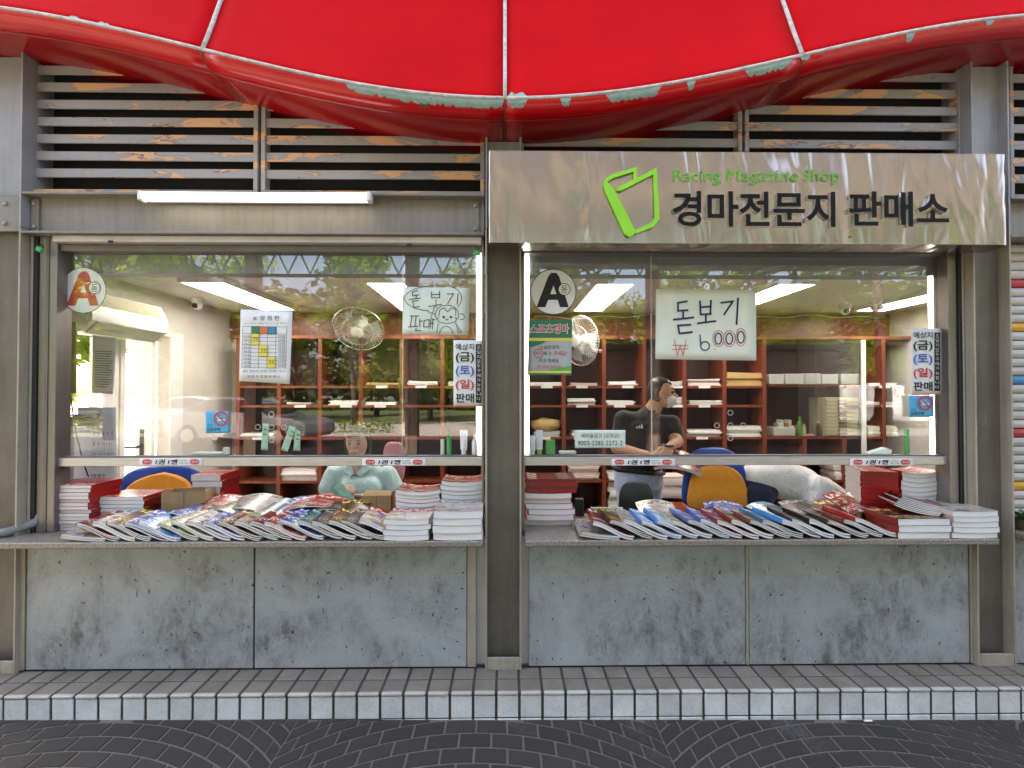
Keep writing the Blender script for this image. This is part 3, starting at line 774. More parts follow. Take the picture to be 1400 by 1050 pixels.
# dark rubber gaskets beside the columns
trim('gasket', XWL0 - .022, XWL0 - .002, .02, .11, .807, 2.33, M['black'], 'black rubber gasket between left column and window jamb', 'gasket')
trim('gasket', XWR1 + .003, XWR1 + .02, .02, .11, .807, 2.33, M['black'], 'black rubber gasket between right window jamb and column', 'gasket')
trim('reveal', XCL + .003, XWL0 - .024, .02, .19, .807, 2.33, M['flange'], 'beige painted reveal beside the left column', 'trim')
trim('reveal', XWR1 + .022, XR0 - .002, .02, .19, .807, 2.33, M['flange'], 'beige painted reveal beside the right column', 'trim')
# speaking holes: rims round the five holes of each window
for cx, cy, side in ((371, 584, 'left window with the red A sticker'), (1000.5, 582, 'right window with the black A sticker')):
    for dx, dy in ((0, 0), (-18.5, 0), (17.5, 0), (0, -17.5), (0, 17.5)):
        p = W(cx + dx, cy + dy, YG)
        o = MB().torus((0, 0, 0), .0135, .0022, 20, 6, 'y').build('speaking_hole', M['caulk'], at=(0, 0, 0), smooth=True); o.location = (p.x, YG + (.0 if cx < 500 else .017), p.z)
        tag(o, 'round drilled speaking hole rim in the ' + side, 'speaking hole', 'speaking holes of the ' + side)
# LED strips
def led(px, y0, y1, wpx, Y, label):
    a, c = W(px - wpx / 2, y1, Y), W(px + wpx / 2, y0, Y)
    e = empty('led_strip', ((a.x + c.x) / 2, Y, a.z)); tag(e, label, 'light')
    MB().box(a.x, c.x, Y, Y + .012, a.z, c.z, c=.002).build('diffuser', M['strip'], e)
    MB().box(a.x - .003, c.x + .003, Y + .0125, Y + .02, a.z - .005, c.z + .005).build('channel', M['white'], e)
led(655.5, 348, 620, 8, .125, 'lit white vertical strip light behind left window beside the centre column')
led(719, 350, 620, 8, .125, 'lit white vertical strip light behind right window beside the centre column')
led(1280, 345, 622, 11, .14, 'lit white vertical strip light beside the right column')
# padlocks
for px, py, rot, lab in ((55, 341, .5, 'green padlock hanging at the left column by the window top'), (652, 346, 0, 'green padlock by the tube-lit window beside the centre column'),
                         (722, 343, .1, 'green padlock under the left end of the stainless sign'), (1301, 340, 0, 'green padlock under the right end of the stainless sign')):
    p = W(px, py, .0); e = empty('padlock', (p.x, -.004, p.z)); tag(e, lab, 'padlock')
    MB().box(p.x - .016, p.x + .016, -.012, .004, p.z - .014, p.z + .012, c=.004).build('body', M['padlock'], e)
    b = MB().tube([Vector((p.x + .010 * math.cos(a), -.004, p.z + .012 + .016 * math.sin(a))) for a in [math.pi * k / 8 for k in range(9)]], .003, 6)
    b.build('shackle', M['black'], e, smooth=True); e.rotation_euler = (0, rot, 0)
for px, py in ((152, 331), (560, 335.5)):
    p = W(px, py, -.002); o = MB().box(p.x - .012, p.x + .010, -.010, -.001, p.z - .006, p.z + .008, c=.002).build('track_clip', M['black'], at=(p.x, -.01, p.z))
    tag(o, 'small black clip on the pale shutter track under the tube light', 'clip', 'clips on the left shutter track')

# --- papers and stickers on the glass
SG = YG - .0085
def paper(pts, Y, m, name='notice', seed=0, curl=.002, parent=None):
    rnd = random.Random(seed); q = [W(x, y, Y) for x, y in pts]  # tl, tr, br, bl
    b = MB(); n = 8
    for i in range(n + 1):
        for j in range(n + 1):
            u, v = i / n, j / n
            p = (q[0] * (1 - u) + q[1] * u) * (1 - v) + (q[3] * (1 - u) + q[2] * u) * v
            b.v.append((p.x, p.y + curl * math.sin(3 * u + seed) * math.sin(2.3 * v + seed), p.z))
    for i in range(n):
        for j in range(n): b.f.append((i * (n + 1) + j, i * (n + 1) + j + 1, (i + 1) * (n + 1) + j + 1, (i + 1) * (n + 1) + j)); b.m.append(0)
    o = b.build(name, m, parent, smooth=True)
    s = o.modifiers.new('thick', 'SOLIDIFY'); s.thickness = .0006
    return o
def sheet(name, pts, m, label, cat, Y=SG, seed=0):
    c = W(*pts[3], Y); e = empty(name, (c.x, Y, c.z)); tag(e, label, cat)
    paper(pts, Y, m, 'sheet', seed, parent=e); return e
TY = SG - .0035
def disc(cx, cy, rx, Y, m, parent, name, n=40, d=.0008):
    c = W(cx, cy, Y); r = abs(W(cx + rx, cy, Y).x - c.x)
    return MB().lathe([(r, 0), (r, -d)], c, n, 'y').build(name, m, parent)
def ring(cx, cy, rx, t, Y, m, parent, name='ring', n=36):
    pts = [(cx + rx * math.cos(2 * math.pi * k / n), cy + rx * math.sin(2 * math.pi * k / n)) for k in range(n)]
    return ribbon(pts, t, Y, 0, m, parent, name, True)
for (cx, cy, m, lab) in ((114, 397, M['brick'], 'round white sticker with a red letter A on left window'), (756.5, 399, M['ink'], 'round white sticker with a black letter A on right window')):
    SGo = SG
    if cx < 500: SG = YG + .0125
    c = W(cx, cy, SG); e = empty('round_sticker', (c.x, SG, c.z)); tag(e, lab, 'sticker')
    disc(cx, cy, 31.5, SG, M['wpaper'], e, 'sheet'); ring(cx, cy, 31, 1.0, SG - .0012, M['ink'], e)
    pprism([(cx - 23, cy + 21), (cx - 7, cy - 21), (cx - 3, cy - 26), (cx + 4, cy - 26), (cx + 8, cy - 21), (cx + 21, cy + 21), (cx + 9, cy + 21), (cx + 6, cy + 11), (cx - 7, cy + 11), (cx - 11, cy + 21)], SG - .001, .0006, m, e, 'letter')
    pprism([(cx + .2, cy - 9), (cx + 4, cy + 3), (cx - 4, cy + 3)], SG - .0018, .0002, M['wpaper'], e, 'letter_counter')
    disc(cx + 15, cy - 3.5, 8.2, SG - .0022, M['wpaper'], e, 'small_disc', 24); ring(cx + 15, cy - 3.5, 8, .9, SG - .0034, M['ink'], e, 'small_ring')
    ptext('동', cx + 10.5, cx + 19.5, cy - 8.5, cy + 2, SG - .0034, M['ink'], e)
    SG = SGo
# handwriting helper: strokes in pixel coordinates
def strokes(lst, wpx, m, parent, Y=TY, name='handwriting'):
    b = MB()
    for k, pts in enumerate(lst):
        for (x0_, y0_), (x1_, y1_) in zip(pts[:-1], pts[1:]):
            L = math.hypot(x1_ - x0_, y1_ - y0_) or 1; nx, ny = -(y1_ - y0_) / L * wpx / 2, (x1_ - x0_) / L * wpx / 2
            ex, ey = (x1_ - x0_) / L * wpx * .4, (y1_ - y0_) / L * wpx * .4
            pl = [(x0_ - ex + nx, y0_ - ey + ny), (x1_ + ex + nx, y1_ + ey + ny), (x1_ + ex - nx, y1_ + ey - ny), (x0_ - ex - nx, y0_ - ey - ny)]
            b.add([(W(x, y, Y).x, Y - .00003 * (len(b.f) % 30), W(x, y, Y).z) for x, y in pl], [(0, 1, 2, 3)])
    return b.build(name, m, parent)
def arc(cx, cy, rx, ry, a0, a1, n=14): return [(cx + rx * math.cos(R(a0 + (a1 - a0) * k / n)), cy + ry * math.sin(R(a0 + (a1 - a0) * k / n))) for k in range(n + 1)]
# magnifier price sheet
e = sheet('handwritten_sheet', [(897, 395), (1033, 397), (1034, 493), (896, 491)], M['ypaper'], 'large white handwritten price sheet reading 6000 on right window', 'notice', seed=1)
strokes([[(927, 414), (939, 412)], [(927, 414), (927, 425), (940, 424)], [(934, 426), (934, 434)], [(921, 437), (948, 434)], [(927, 445), (929, 456)], [(927, 445), (944, 444)], [(929, 456), (946, 454)],
         [(957, 412), (958, 430)], [(972, 411), (971, 429)], [(958, 420), (972, 419)], [(958, 430), (972, 429)], [(965, 431), (965, 440)], [(954, 442), (978, 439)],
         [(986, 414), (1002, 412), (990, 430)], [(1009, 408), (1007, 443)]], 2.6, M['navyink'], e)
for dg_ in ([(957, 458), (958, 470)] + arc(964, 473, 6, 6, 180, -180), arc(982, 463, 4.5, 7.5, 0, 360), arc(997, 463, 4.5, 7.5, 0, 360), arc(1013, 461, 4.5, 8, 0, 360)): strokes([dg_], 1.6, M['navyink'], e, name='handwritten_digit')
for rm_ in ([[(922, 464), (926, 486), (930, 472), (934, 486), (938, 464)], [(919, 472), (941, 472)], [(919, 478), (941, 477)]], [arc(997, 463, 8, 11, 0, 360)], [arc(1013, 461, 7, 12, 0, 360)], [arc(982, 463, 7.5, 11, 20, 330)], [[(976, 477), (978, 478)]]): strokes(rm_, .8, M['redink'], e, name='red_mark')
# magnifier sheet with a monkey doodle
e = sheet('handwritten_sheet', [(552, 392), (642, 394), (640, 458), (550, 457)], M['gpaper'], 'pale green handwritten sheet with a monkey doodle on left window', 'notice', seed=2)
strokes([[(564, 399), (571, 397)], [(564, 399), (564, 404), (573, 403)], [(569, 404), (569, 408)], [(559, 409.5), (575, 407.5)], [(564, 412), (566, 420), (574, 419)], [(564, 412), (572, 411)],
         [(590, 399), (590, 407)], [(601, 398), (601, 407)], [(590, 403), (601, 402)], [(590, 407), (601, 407)], [(596, 410), (596, 417)], [(586, 419), (604, 416)],
         [(611, 402), (620, 401.5), (612, 415)], [(626, 401), (625, 416)],
         [(560, 432), (573, 432)], [(563, 433), (561, 446)], [(569, 433), (567, 446)], [(558, 447), (572, 446)], [(574, 436), (574, 446)], [(574, 439), (578, 439)], [(569, 449), (568, 452), (575, 452)],
         [(580, 438), (587, 437), (586, 447), (579, 447), (580, 438)], [(589, 437), (588, 449)], [(592, 436), (591, 450)], [(589, 442), (592, 442)]], 1.0, M['ink'], e)
strokes([arc(592, 408, 39, 17, 100, 285), arc(610, 408, 21, 17, -75, 40), [(584, 424), (588, 428), (592, 427), (593, 421), (597, 419)],
         arc(611, 430, 16, 13, 150, 390), arc(593, 433, 4, 4, 60, 300), arc(631, 433, 4, 4, -120, 120), [(600, 432), (601, 424), (607, 421), (612, 426), (617, 421), (623, 423), (623, 431)],
         arc(611, 436.5, 13, 5.5, -30, 210), [(599, 442), (597, 456)], arc(610, 457, 9, 11, 180, 360), [(622, 441), (631, 454), (627, 455), (624, 446)], [(609, 436), (611, 438), (613, 436)]], .8, M['ink'], e, name='doodle')
disc(606.5, 433.5, 1.6, TY, M['ink'], e, 'doodle_eye', 12); disc(616.5, 433.5, 1.6, TY, M['ink'], e, 'doodle_eye', 12)
# schedule sheet with coloured table
e = sheet('schedule_sheet', [(329, 423), (400, 426), (396, 525), (327, 521)], M['wpaper'], 'white schedule sheet with yellow table cells on left window', 'notice', seed=3)
ptext('#. 알 림 판', 346, 382, 431.5, 438, TY, M['ink'], e)
ptext('ㅅㅣㄱㅏㄴ ㅍㅛ ㅇㅏㄴ ㄴㅐ ㅁㅜㄴ', 334, 393, 440, 444, TY, M['ink'], e)
def rect(x0_, x1_, y0_, y1_, m, parent, Y, name='print_block', sk=0):
    p = [W(x0_, y0_, Y), W(x1_, y0_ + sk, Y), W(x1_ - 0, y1_ + sk, Y), W(x0_, y1_, Y)]
    return MB().add([(q.x, Y, q.z) for q in p], [(0, 1, 2, 3)]).build(name, m, parent)
T1 = SG - .0028
rect(344, 354.5, 446, 456, M['greenprint'], e, T1); rect(354.5, 366, 446.5, 456.5, M['orangeprint'], e, T1); rect(366, 378, 447, 457, M['tealprint'], e, T1)
rect(343, 354, 456.5, 471.5, M['yellowprint'], e, T1); rect(354, 366, 472, 487, M['yellowprint'], e, T1); rect(365, 376.5, 487.5, 503, M['yellowprint'], e, T1)
tb = []
for k in range(11):
    y = 446 + k * 5.15 + (4.6 if k else 0); tb.append([(332 - k * .15, y), (392, y + 1)])
for x in (332, 343.5, 354.5, 366, 377.5, 392): tb.append([(x, 446), (x - 1.5, 503)])
strokes(tb, .45, M['ink'], e, TY, 'table_lines')
for k in range(9):
    y = 458 + k * 5.1; ptext('7/%d 금' % (2 + k), 333, 341.5, y, y + 3, TY, M['ink'], e); ptext('10:30', 380.5, 389.5, y, y + 3, TY, M['ink'], e)
for x, y in ((346, 461), (357, 477), (368, 493)): ptext('휴 장', x, x + 6.5, y, y + 4, TY - .0006, M['ink'], e)
ptext('경마 전문지 판매 안내문 게시', 331, 389, 506, 509, TY, M['ink'], e); ptext('전 문 지 협 회 판 매 소', 338, 383, 513, 516.5, TY, M['ink'], e)
# weekday signs
for (xa, xb, ya, yb, lab) in ((620, 649, 465, 556, 'narrow white weekday sign with black side strip beside the centre column'), (1246, 1276, 449, 540, 'narrow white weekday sign with black side strip beside the right column')):
    e = sheet('weekday_sign', [(xa, ya), (xb + 11, ya), (xb + 11, yb), (xa, yb)], M['wpaper'], lab, 'sign', seed=4)
    h = yb - ya; w_ = xb - xa
    ptext('예상지', xa + 3, xb - 1, ya + h * .05, ya + h * .15, TY, M['ink'], e, bold=.01)
    ptext('(금)', xa + 3, xb - 1, ya + h * .18, ya + h * .345, TY, M['ink'], e, bold=.02)
    ptext('(토)', xa + 3, xb - 1, ya + h * .385, ya + h * .55, TY, M['blueink'], e, bold=.02)
    ptext('(일)', xa + 3, xb - 1, ya + h * .59, ya + h * .755, TY, M['redink'], e, bold=.02)
    ptext('판매', xa + 3, xb - 1, ya + h * .80, ya + h * .94, TY, M['ink'], e, bold=.02)
    rect(xb + 1.5, xb + 9.5, ya + h * .06, ya + h * .94, M['ink'], e, T1, 'side_strip')
    for k, ch in enumerate('조일지모두구매가능합니다'):
        y = ya + h * (.085 + .07 * k); ptext(ch, xb + 3, xb + 8, y, y + h * .052, TY, M['wpaper'], e)
    rect(xa + 1, xb + 9, yb - 1.2, yb, M['redink'], e, T1, 'bottom_tape')
# green poster
e = sheet('green_poster', [(723.5, 437), (782, 438.5), (781, 513), (721, 512)], M['greyprint'], 'green and grey racing poster with red title on right window', 'poster', seed=5)
rect(723, 782, 437, 462, M['greenprint'], e, T1, 'title_field'); rect(722.5, 781.5, 462, 466, M['yellowprint'], e, T1, 'stripe'); rect(721.5, 781, 507, 510, M['yellowprint'], e, T1, 'stripe'); rect(721.2, 781, 510, 512.6, M['greenprint'], e, T1, 'foot')
pprism([(723, 466.5), (747, 466.5), (738, 471), (723, 475)], T1, .0003, M['greenprint'], e, 'corner_field'); pprism([(746, 506.5), (781, 500), (781, 506.5)], T1, .0003, M['limeprint'], e, 'corner_field')
ptext('스포츠경마', 725, 778, 442.5, 456.5, TY + .0004, M['wpaper'], e, bold=.05, name='title_outline'); ptext('스포츠경마', 725.8, 777.2, 443.2, 455.8, TY, M['brick'], e, bold=.015)
ptext('스포츠경마', 738, 765, 472, 477.5, TY, M['ink'], e); ptext('체크', 732, 740.5, 480.5, 485.5, TY, M['redink'], e); ptext('해 건', 743, 753.5, 480.5, 485.5, TY, M['ink'], e); ptext('주세요"', 757, 776, 480, 486.5, TY, M['redink'], e)
ring(736.5, 483, 6, .8, TY, M['redink'], e); ptext('라고 하세요', 737, 764, 490, 496, TY, M['ink'], e); ptext('(토요일,일요일)', 734, 768, 499, 504.5, TY, M['redink'], e)
# account plate
e = sheet('account_plate', [(786, 588), (855, 588), (855, 612.5), (786, 612.5)], M['gpaper'], 'pale account number plate low on right window', 'notice', seed=6)
ptext('새마을금고 (오학균)', 794, 847, 592.5, 600, TY, M['ink'], e); ptext('9003-2282-2272-2', 790, 851, 602.5, 609, TY, M['ink'], e)
# no-smoking stickers
for (xa, xb, ya, yb, lab) in ((281, 313, 562.5, 592, 'square blue no-smoking sticker low on left window'), (1243, 1276.5, 541, 570, 'square blue no-smoking sticker beside the right column')):
    e = sheet('no_smoking_sticker', [(xa, ya), (xb, ya), (xb, yb), (xa, yb)], M['skyprint'], lab, 'sticker', Y=SG + .001, seed=7)
    cx, cy = xa + (xb - xa) * .66, ya + (yb - ya) * .34
    ring(cx, cy, 9, 2.2, TY, M['redink'], e, 'prohibition_ring'); strokes([[(cx - 6, cy - 6), (cx + 6, cy + 6)]], 1.8, M['redink'], e, TY - .0004, 'prohibition_bar')
    rect(cx - 4.5, cx + 5, cy + .5, cy + 3, M['wpaper'], e, TY + .0003, 'cigarette'); strokes([arc(cx - 3, cy - 3, 2.4, 2, 0, 200, 6)], 1.1, M['wpaper'], e, TY + .0003, 'smoke')
    ptext('금연구역', xa + 2, xa + 20, yb - 7, yb - 2.5, TY, M['ink'], e, bold=.02); strokes([[(xa + 2, cy + 8), (xa + 9, cy + 8)], [(xa + 2, cy + 10.5), (xa + 10, cy + 10.5)]], .5, M['ink'], e, TY, 'small_print')
# rail stickers
for (xa, lab) in ((190, 'beside the left chair'), (495, 'above the woman in mint'), (836, 'in front of the man in black'), (1162, 'beside the strip light of the right column')):
    YR = .0505; xb = xa + 87; ya, yb = 627, 636.5
    if xa == 190: ya, yb = 626.5, 636.5
    e = sheet('rail_sticker', [(xa, ya), (xb, ya), (xb, yb), (xa, yb)], M['wpaper'], 'small white notice strip on the window rail ' + lab, 'sticker', Y=YR, seed=0)
    t = YR - .0012
    for x in (xa + 4, xb - 18):
        b = MB(); c0, c1 = W(x + 4, (ya + yb) / 2, t), W(x + 10, (ya + yb) / 2, t); r = .0135
        pl = [(c1.x + r * math.sin(math.pi * k / 8), c1.z + r * math.cos(math.pi * k / 8)) for k in range(9)] + [(c0.x - r * math.sin(math.pi * k / 8), c0.z - r * math.cos(math.pi * k / 8)) for k in range(9)]
        b.add([(u, t, v) for u, v in pl], [tuple(range(len(pl)))]).build('red_pill', M['redink'], e)
        ptext('안내', x + 2.5, x + 11.5, ya + 3, yb - 3, t - .0008, M['wpaper'], e)
    ptext('1권', xa + 22, xa + 36, ya + 1.6, yb - 1.6, t, M['ink'], e, bold=.03, shear=.15); ptext('1펜', xa + 39, xa + 53, ya + 1.6, yb - 1.6, t, M['ink'], e, bold=.03, shear=.15)
    ptext('책 1권 구매시', xa + 55, xa + 65, ya + 2, ya + 4.3, t, M['ink'], e); ptext('싸인펜 1개 증정', xa + 55, xa + 67.5, yb - 4.4, yb - 2, t, M['ink'], e)

# --- hose on the counter end
hp = [W(-18, 733, -.06), W(8, 728, -.05), W(28, 722, .0), W(46, 715, .03), W(58, 700, .06), W(62, 688, .10)]
hp = [Vector((p.x, p.y, max(p.z, .828))) for p in hp]
hz = MB(); pts = []; rad = []
for a, c in zip(hp[:-1], hp[1:]):
    for k in range(8):
        pts.append(a.lerp(c, k / 8)); rad.append(.021 + .0016 * (k % 2))
o = hz.tube(pts, rad, 10).build('grey_hose', M['hose'], smooth=True); tag(o, 'grey ribbed hose lying on the left end of the counter', 'hose')

# --- right bay: shutter, ledge
XB = XCR + .006
sh = empty('roller_shutter', (XB + .5, .1, .8)); tag(sh, 'pale roller shutter with red yellow and blue slats', 'shutter')
cols = {5: 'shut_r', 10: 'shut_y', 15: 'shut_b', 20: 'shut_r', 25: 'shut_y'}
py = 340; k = 0
zt = 2.325; pitch = .0475
marks = {'shut_r': (W(1390, 384, .08).z, W(1390, 598, .08).z), 'shut_y': (W(1390, 450, .08).z, W(1390, 668, .08).z), 'shut_b': (W(1390, 522, .08).z,)}
k = 0
while zt - k * pitch > .86:
    z1 = zt - k * pitch; z0 = z1 - pitch + .004; mm = 'shut_a'
    for c_, zs in marks.items():
        if any(z0 - .004 <= z_ < z1 for z_ in zs): mm = c_
    b = MB(); pr = [(.085, z0), (.078, z0 + .008), (.074, (z0 + z1) / 2), (.078, z1 - .008), (.085, z1), (.095, z1), (.095, z0)]
    vs = [(XB, y, z) for y, z in pr] + [(XB + 1.6, y, z) for y, z in pr]; nn = len(pr)
    b.add(vs, [tuple(range(nn)), tuple(range(2 * nn - 1, nn - 1, -1))] + [(i, (i + 1) % nn, nn + (i + 1) % nn, nn + i) for i in range(nn)])
    b.build('slat', M[mm], sh); k += 1
o = MB().box(XB, XB + 2, -.13, .15, .775, .805, c=.004).build('granite_counter', M['granite'], at=(XB, 0, .775)); tag(o, 'granite ledge under the coloured roller shutter', 'counter')
o = MB().box(XB + .02, XB + 2, .0, .03, KZ, .77, c=.003).build('wall_panel', M['panel'], at=(XB, 0, KZ)); tag(o, 'blue-grey wall panel under the coloured roller shutter', 'wall panel')
pl_ = empty('potted_plant', (XB + .09, .02, .806)); tag(pl_, 'small green potted plant on the ledge beyond the right column', 'plant')
MB().lathe([(.035, 0), (.045, .05), (.045, .055)], (XB + .09, .02, .806), 14).build('pot', M['rust'], pl_)
b = MB(); rnd = random.Random(3)
for k in range(26):
    a = rnd.uniform(0, 6.28); r = rnd.uniform(.02, .075); h = rnd.uniform(.0, .05); c = Vector((XB + .09, .02, .86))
    t = c + Vector((math.cos(a) * r, math.sin(a) * r, h)); n_ = Vector((-math.sin(a), math.cos(a), .2)) * .018
    b.add([c, (c + t) / 2 + n_ + Vector((0, 0, .01)), t, (c + t) / 2 - n_ + Vector((0, 0, .01))], [(0, 1, 2, 3)])
lf = mat('pot_leaf', (.05, .16, .03), .5, var=.3); b.build('leaves', lf, pl_)

# --- dry leaves and litter on the kerb
for px, py, Yl, zl, lab in ((1130, 904, -.02, KZ, 'crumpled brown leaf on the kerb at the right panel joint'), (1072, 901, -.01, .17, 'tiny brown leaf stuck on the foot of the right wall panel')):
    p = W(px, py, Yl); b = MB()
    pts = [(-.013, -.003), (-.005, .010), (.004, .006), (.013, .009), (.009, -.004), (.0, -.010)]
    b.add([(p.x + x * .8, Yl - .004 + .006 * math.sin(i * 2), p.z + z * .8) for i, (x, z) in enumerate(pts)] + [(p.x, Yl - .012, p.z)], [(i, (i + 1) % 6, 6) for i in range(6)])
    o = b.build('dry_leaf', M['rust'], at=tuple(p)); tag(o, lab, 'leaf')
p = W(1186, 981.5, YF - .01); zz = ground_z(p.x)
o = MB().box(p.x - .022, p.x + .018, YF - .022, YF - .012, zz, zz + .006, c=.002).build('cigarette_butt', M['ypaper'], at=(p.x, YF - .02, zz)); tag(o, 'pale cigarette butt on the paving against the kerb', 'litter')
# ================================================================== INTERIOR
# --- ceiling lights
for px0, px1, yn, yf_, lab in ((244, 305, 385.5, 424, 'lit ceiling panel light near the camera dome behind left window'), (499, 553, 386.5, 424, 'lit ceiling panel light above the wall fan behind left window'),
                      (815, 869, 388, 424, 'lit ceiling panel light above the poster behind right window'), (1066, 1119, 388, 424, 'lit ceiling panel light left of two camera domes'),
                      (1330, 1385, 388, 424, 'lit ceiling panel light beyond the two camera domes')):
    def atz(px, py, z):
        d = CAM_M @ Vector(((px - 700) / F_PX, (525 - py) / F_PX, -1)); t = (z - CAM_LOC.z) / d.z; return CAM_LOC + d * t
    z = ZC - .035
    a, c = atz(px0, yn, z), atz(px1, yn, z); ye = a.y + 1.22
    e = empty('ceiling_light', ((a.x + c.x) / 2, (a.y + ye) / 2, z)); tag(e, lab, 'light')
    MB().box(a.x + .012, c.x - .012, a.y + .012, ye - .012, z, z + .006).build('diffuser', M['panelight'], e)
    b = MB().box(a.x - .008, a.x + .011, a.y - .008, ye + .008, z - .002, ZC - .001).box(c.x - .011, c.x + .008, a.y - .008, ye + .008, z - .002, ZC - .001)
    b.box(a.x + .011, c.x - .011, a.y - .008, a.y + .011, z - .002, ZC - .001).box(a.x + .011, c.x - .011, ye - .011, ye + .008, z - .002, ZC - .001); b.build('frame', M['white'], e)
# --- camera domes
def dome(px, py, Y, label, tw=0.0):
    p = W(px, py, Y); e = empty('dome_camera', (p.x, Y, ZC - .001)); tag(e, label, 'camera')
    MB().lathe([(.05, ZC - .001), (.05, ZC - .03), (.043, ZC - .045)], (p.x, Y, 0), 18).build('base', M['white'], e, auto=True)
    b = MB(); bm = bmesh.new(); bmesh.ops.create_uvsphere(bm, u_segments=16, v_segments=10, radius=.042); b.bm(bm, 0, Matrix.Translation((p.x, Y, ZC - .062))); b.build('ball', M['white'], e, smooth=True)
    MB().lathe([(.022, 0), (.020, -.018)], (p.x + tw, Y - .030, ZC - .072), 14, 'y').build('lens', M['blackplastic'], e)
dome(270, 418, 1.75, 'white dome camera on the ceiling near the schedule sheet'); dome(1155, 413, 1.95, 'white dome camera on the ceiling, left of the pair', -.01); dome(1197, 409, 1.75, 'white dome camera with dark lens, right of the pair', .015)

# --- bookcase
BY0, BY1 = 2.24, 2.555
BX = [WX(325, BY0) + i * .3885 for i in range(17)]
BZ = [W(600, y, BY0).z for y in (463, 529, 555.5, 599.5, 659)] + [.33]
bk = empty('bookcase', (0, 2.4, KZ)); tag(bk, 'long red-brown bookcase of open pigeonholes along the back wall', 'bookcase')
CAB = (WX(1050, BY0), WX(1178, BY0))
for i, x in enumerate(BX):
    if CAB[0] + .03 < x < CAB[1] - .1: z1_ = BZ[3]
    else: z1_ = BZ[0]
    if x > XR - .03: continue
    MB().box(x - .016, x + .016, BY0 + .004, BY1, KZ + .003, z1_ - .001).build('divider', M['redwood'], bk)
    MB().box(x - .018, x + .018, BY0, BY0 + .0035, KZ + .003, z1_ - .001).build('edging', M['redwood_edge'], bk)
MB().box(BX[0] - .02, XR - .01, BY1 + .001, BY1 + .018, KZ + .003, BZ[0]).build('back_panel', M['darkwood'], bk)
MB().box(BX[0] - .02, XR - .01, BY0 - .006, BY1 + .015, BZ[0], BZ[0] + .03).build('top_board', M['redwood'], bk)
for j, z in enumerate(BZ[1:]):
    for i in range(len(BX) - 1):
        xa, xb = BX[i] + .0185, BX[i + 1] - .0185
        if xb > XR: continue
        if CAB[0] - .1 < (xa + xb) / 2 < CAB[1] and z > BZ[3] + .01: continue
        if (i * 7 + j * 3) % 11 == 4 and j == 4: continue
        MB().box(xa, xb, BY0 + .006, BY1, z - .011, z + .011).build('shelf', M['redwood_edge'], bk)
# cabinet bay with glass doors
cab = empty('glass_cabinet', ((CAB[0] + CAB[1]) / 2, BY0, BZ[3])); tag(cab, 'glass-fronted cabinet bay with white frame in the bookcase', 'cabinet')
for z in (W(1100, 527, BY0).z,): MB().box(CAB[0] + .02, CAB[1] - .02, BY0 + .02, BY1, z - .012, z + .012).build('shelf', M['redwood_edge'], cab)
ZCS = W(1100, 527, BY0).z + .012
MB().box(CAB[1] - .018, CAB[1] + .026, BY0 - .028, BY0 - .008, .4, BZ[0] - .01, c=.003).build('frame_post', M['white'], cab)
xm = WX(1113, BY0)
MB().box(CAB[0] + .02, xm + .02, BY0 - .012, BY0 - .008, BZ[3] + .02, BZ[0] - .01).build('pane', M['cabglass'], cab)
MB().box(xm, CAB[1] - .02, BY0 - .019, BY0 - .015, BZ[3] + .02, BZ[0] - .01).build('pane', M['cabglass'], cab)
MB().lathe([(.009, 0), (.009, -.02)], W(1174, 586, BY0 - .02), 10, 'y').build('knob', M['chrome'], cab)
# fascia board above the bookcase
struct('wall_fascia', MB().box(XL + .01, XR, YB - .06, YB - .002, BZ[0] + .03, ZC - .012), M['redwood'])
b = MB(); pts = []
for k in range(60):
    x = .3 + k * .06; pts.append((x, YB - .066, ZC - .04 + .012 * math.sin(k * .7) - .012 * math.sin(k * .23)))
o = b.tube(pts, .005, 6).build('white_cable', M['white'], smooth=True); tag(o, 'thin white cable sagging along the fascia under the ceiling', 'cable')

# --- paper stacks in the pigeonholes
def pstack(px0, px1, shelf_y, hpx, m, label, group, n=4, Y=None, name='paper_stack', cat='paper stack', zbase=None, seed=None):
    rnd = random.Random(seed if seed is not None else int(px0 * 7 + shelf_y)); Y = Y if Y is not None else BY0 + .015
    xa, xb = W(px0, shelf_y, Y).x, W(px1, shelf_y, Y).x
    zb = zbase if zbase is not None else min(BZ, key=lambda q: abs(q - W(px0, shelf_y, BY0).z)) + .0115
    h = hpx * (Y - CAM_LOC.y) / F_PX
    e = empty(name, ((xa + xb) / 2, Y + .1, zb)); tag(e, label, cat, group)
    for k in range(n):
        j0, j1, jy = rnd.uniform(-.012, .012), rnd.uniform(-.015, .012), rnd.uniform(0, .03); za, zc = zb + h * k / n, zb + h * (k + 1) / n - .0008
        mm = m[k % len(m)] if isinstance(m, list) else m
        b = MB(); w_ = rnd.uniform(-.008, .008) if k == n - 1 else 0
        X0, X1, Y0, Y1 = xa + j0, xb + j1, Y + jy, Y + .24
        b.add([(X0, Y0, za), (X1, Y0, za), (X1, Y1, za), (X0, Y1, za), (X0, Y0, zc + max(0, w_)), ((X0 + X1) / 2, Y0, zc), (X1, Y0, zc + max(0, -w_)), (X1, Y1, zc), ((X0 + X1) / 2, Y1, zc), (X0, Y1, zc)],
              [(0, 3, 2, 1), (0, 1, 6, 5, 4), (1, 2, 7, 6), (2, 3, 9, 8, 7), (3, 0, 4, 9), (4, 5, 8, 9), (5, 6, 7, 8)])
        b.build('sheaf', mm, e)
    if hpx < 12 and Y == BY0 + .015:       # shelf label under the stack
        xm = xa + (xb - xa) * rnd.uniform(.35, .65); MB().box(xm - .05, xm + .06, BY0 + .0005, BY0 + .0052, zb - .023, zb + .002).build('shelf_tag', M['wpaper'], e)
LW = 'low stack of white paper on a bookcase shelf'
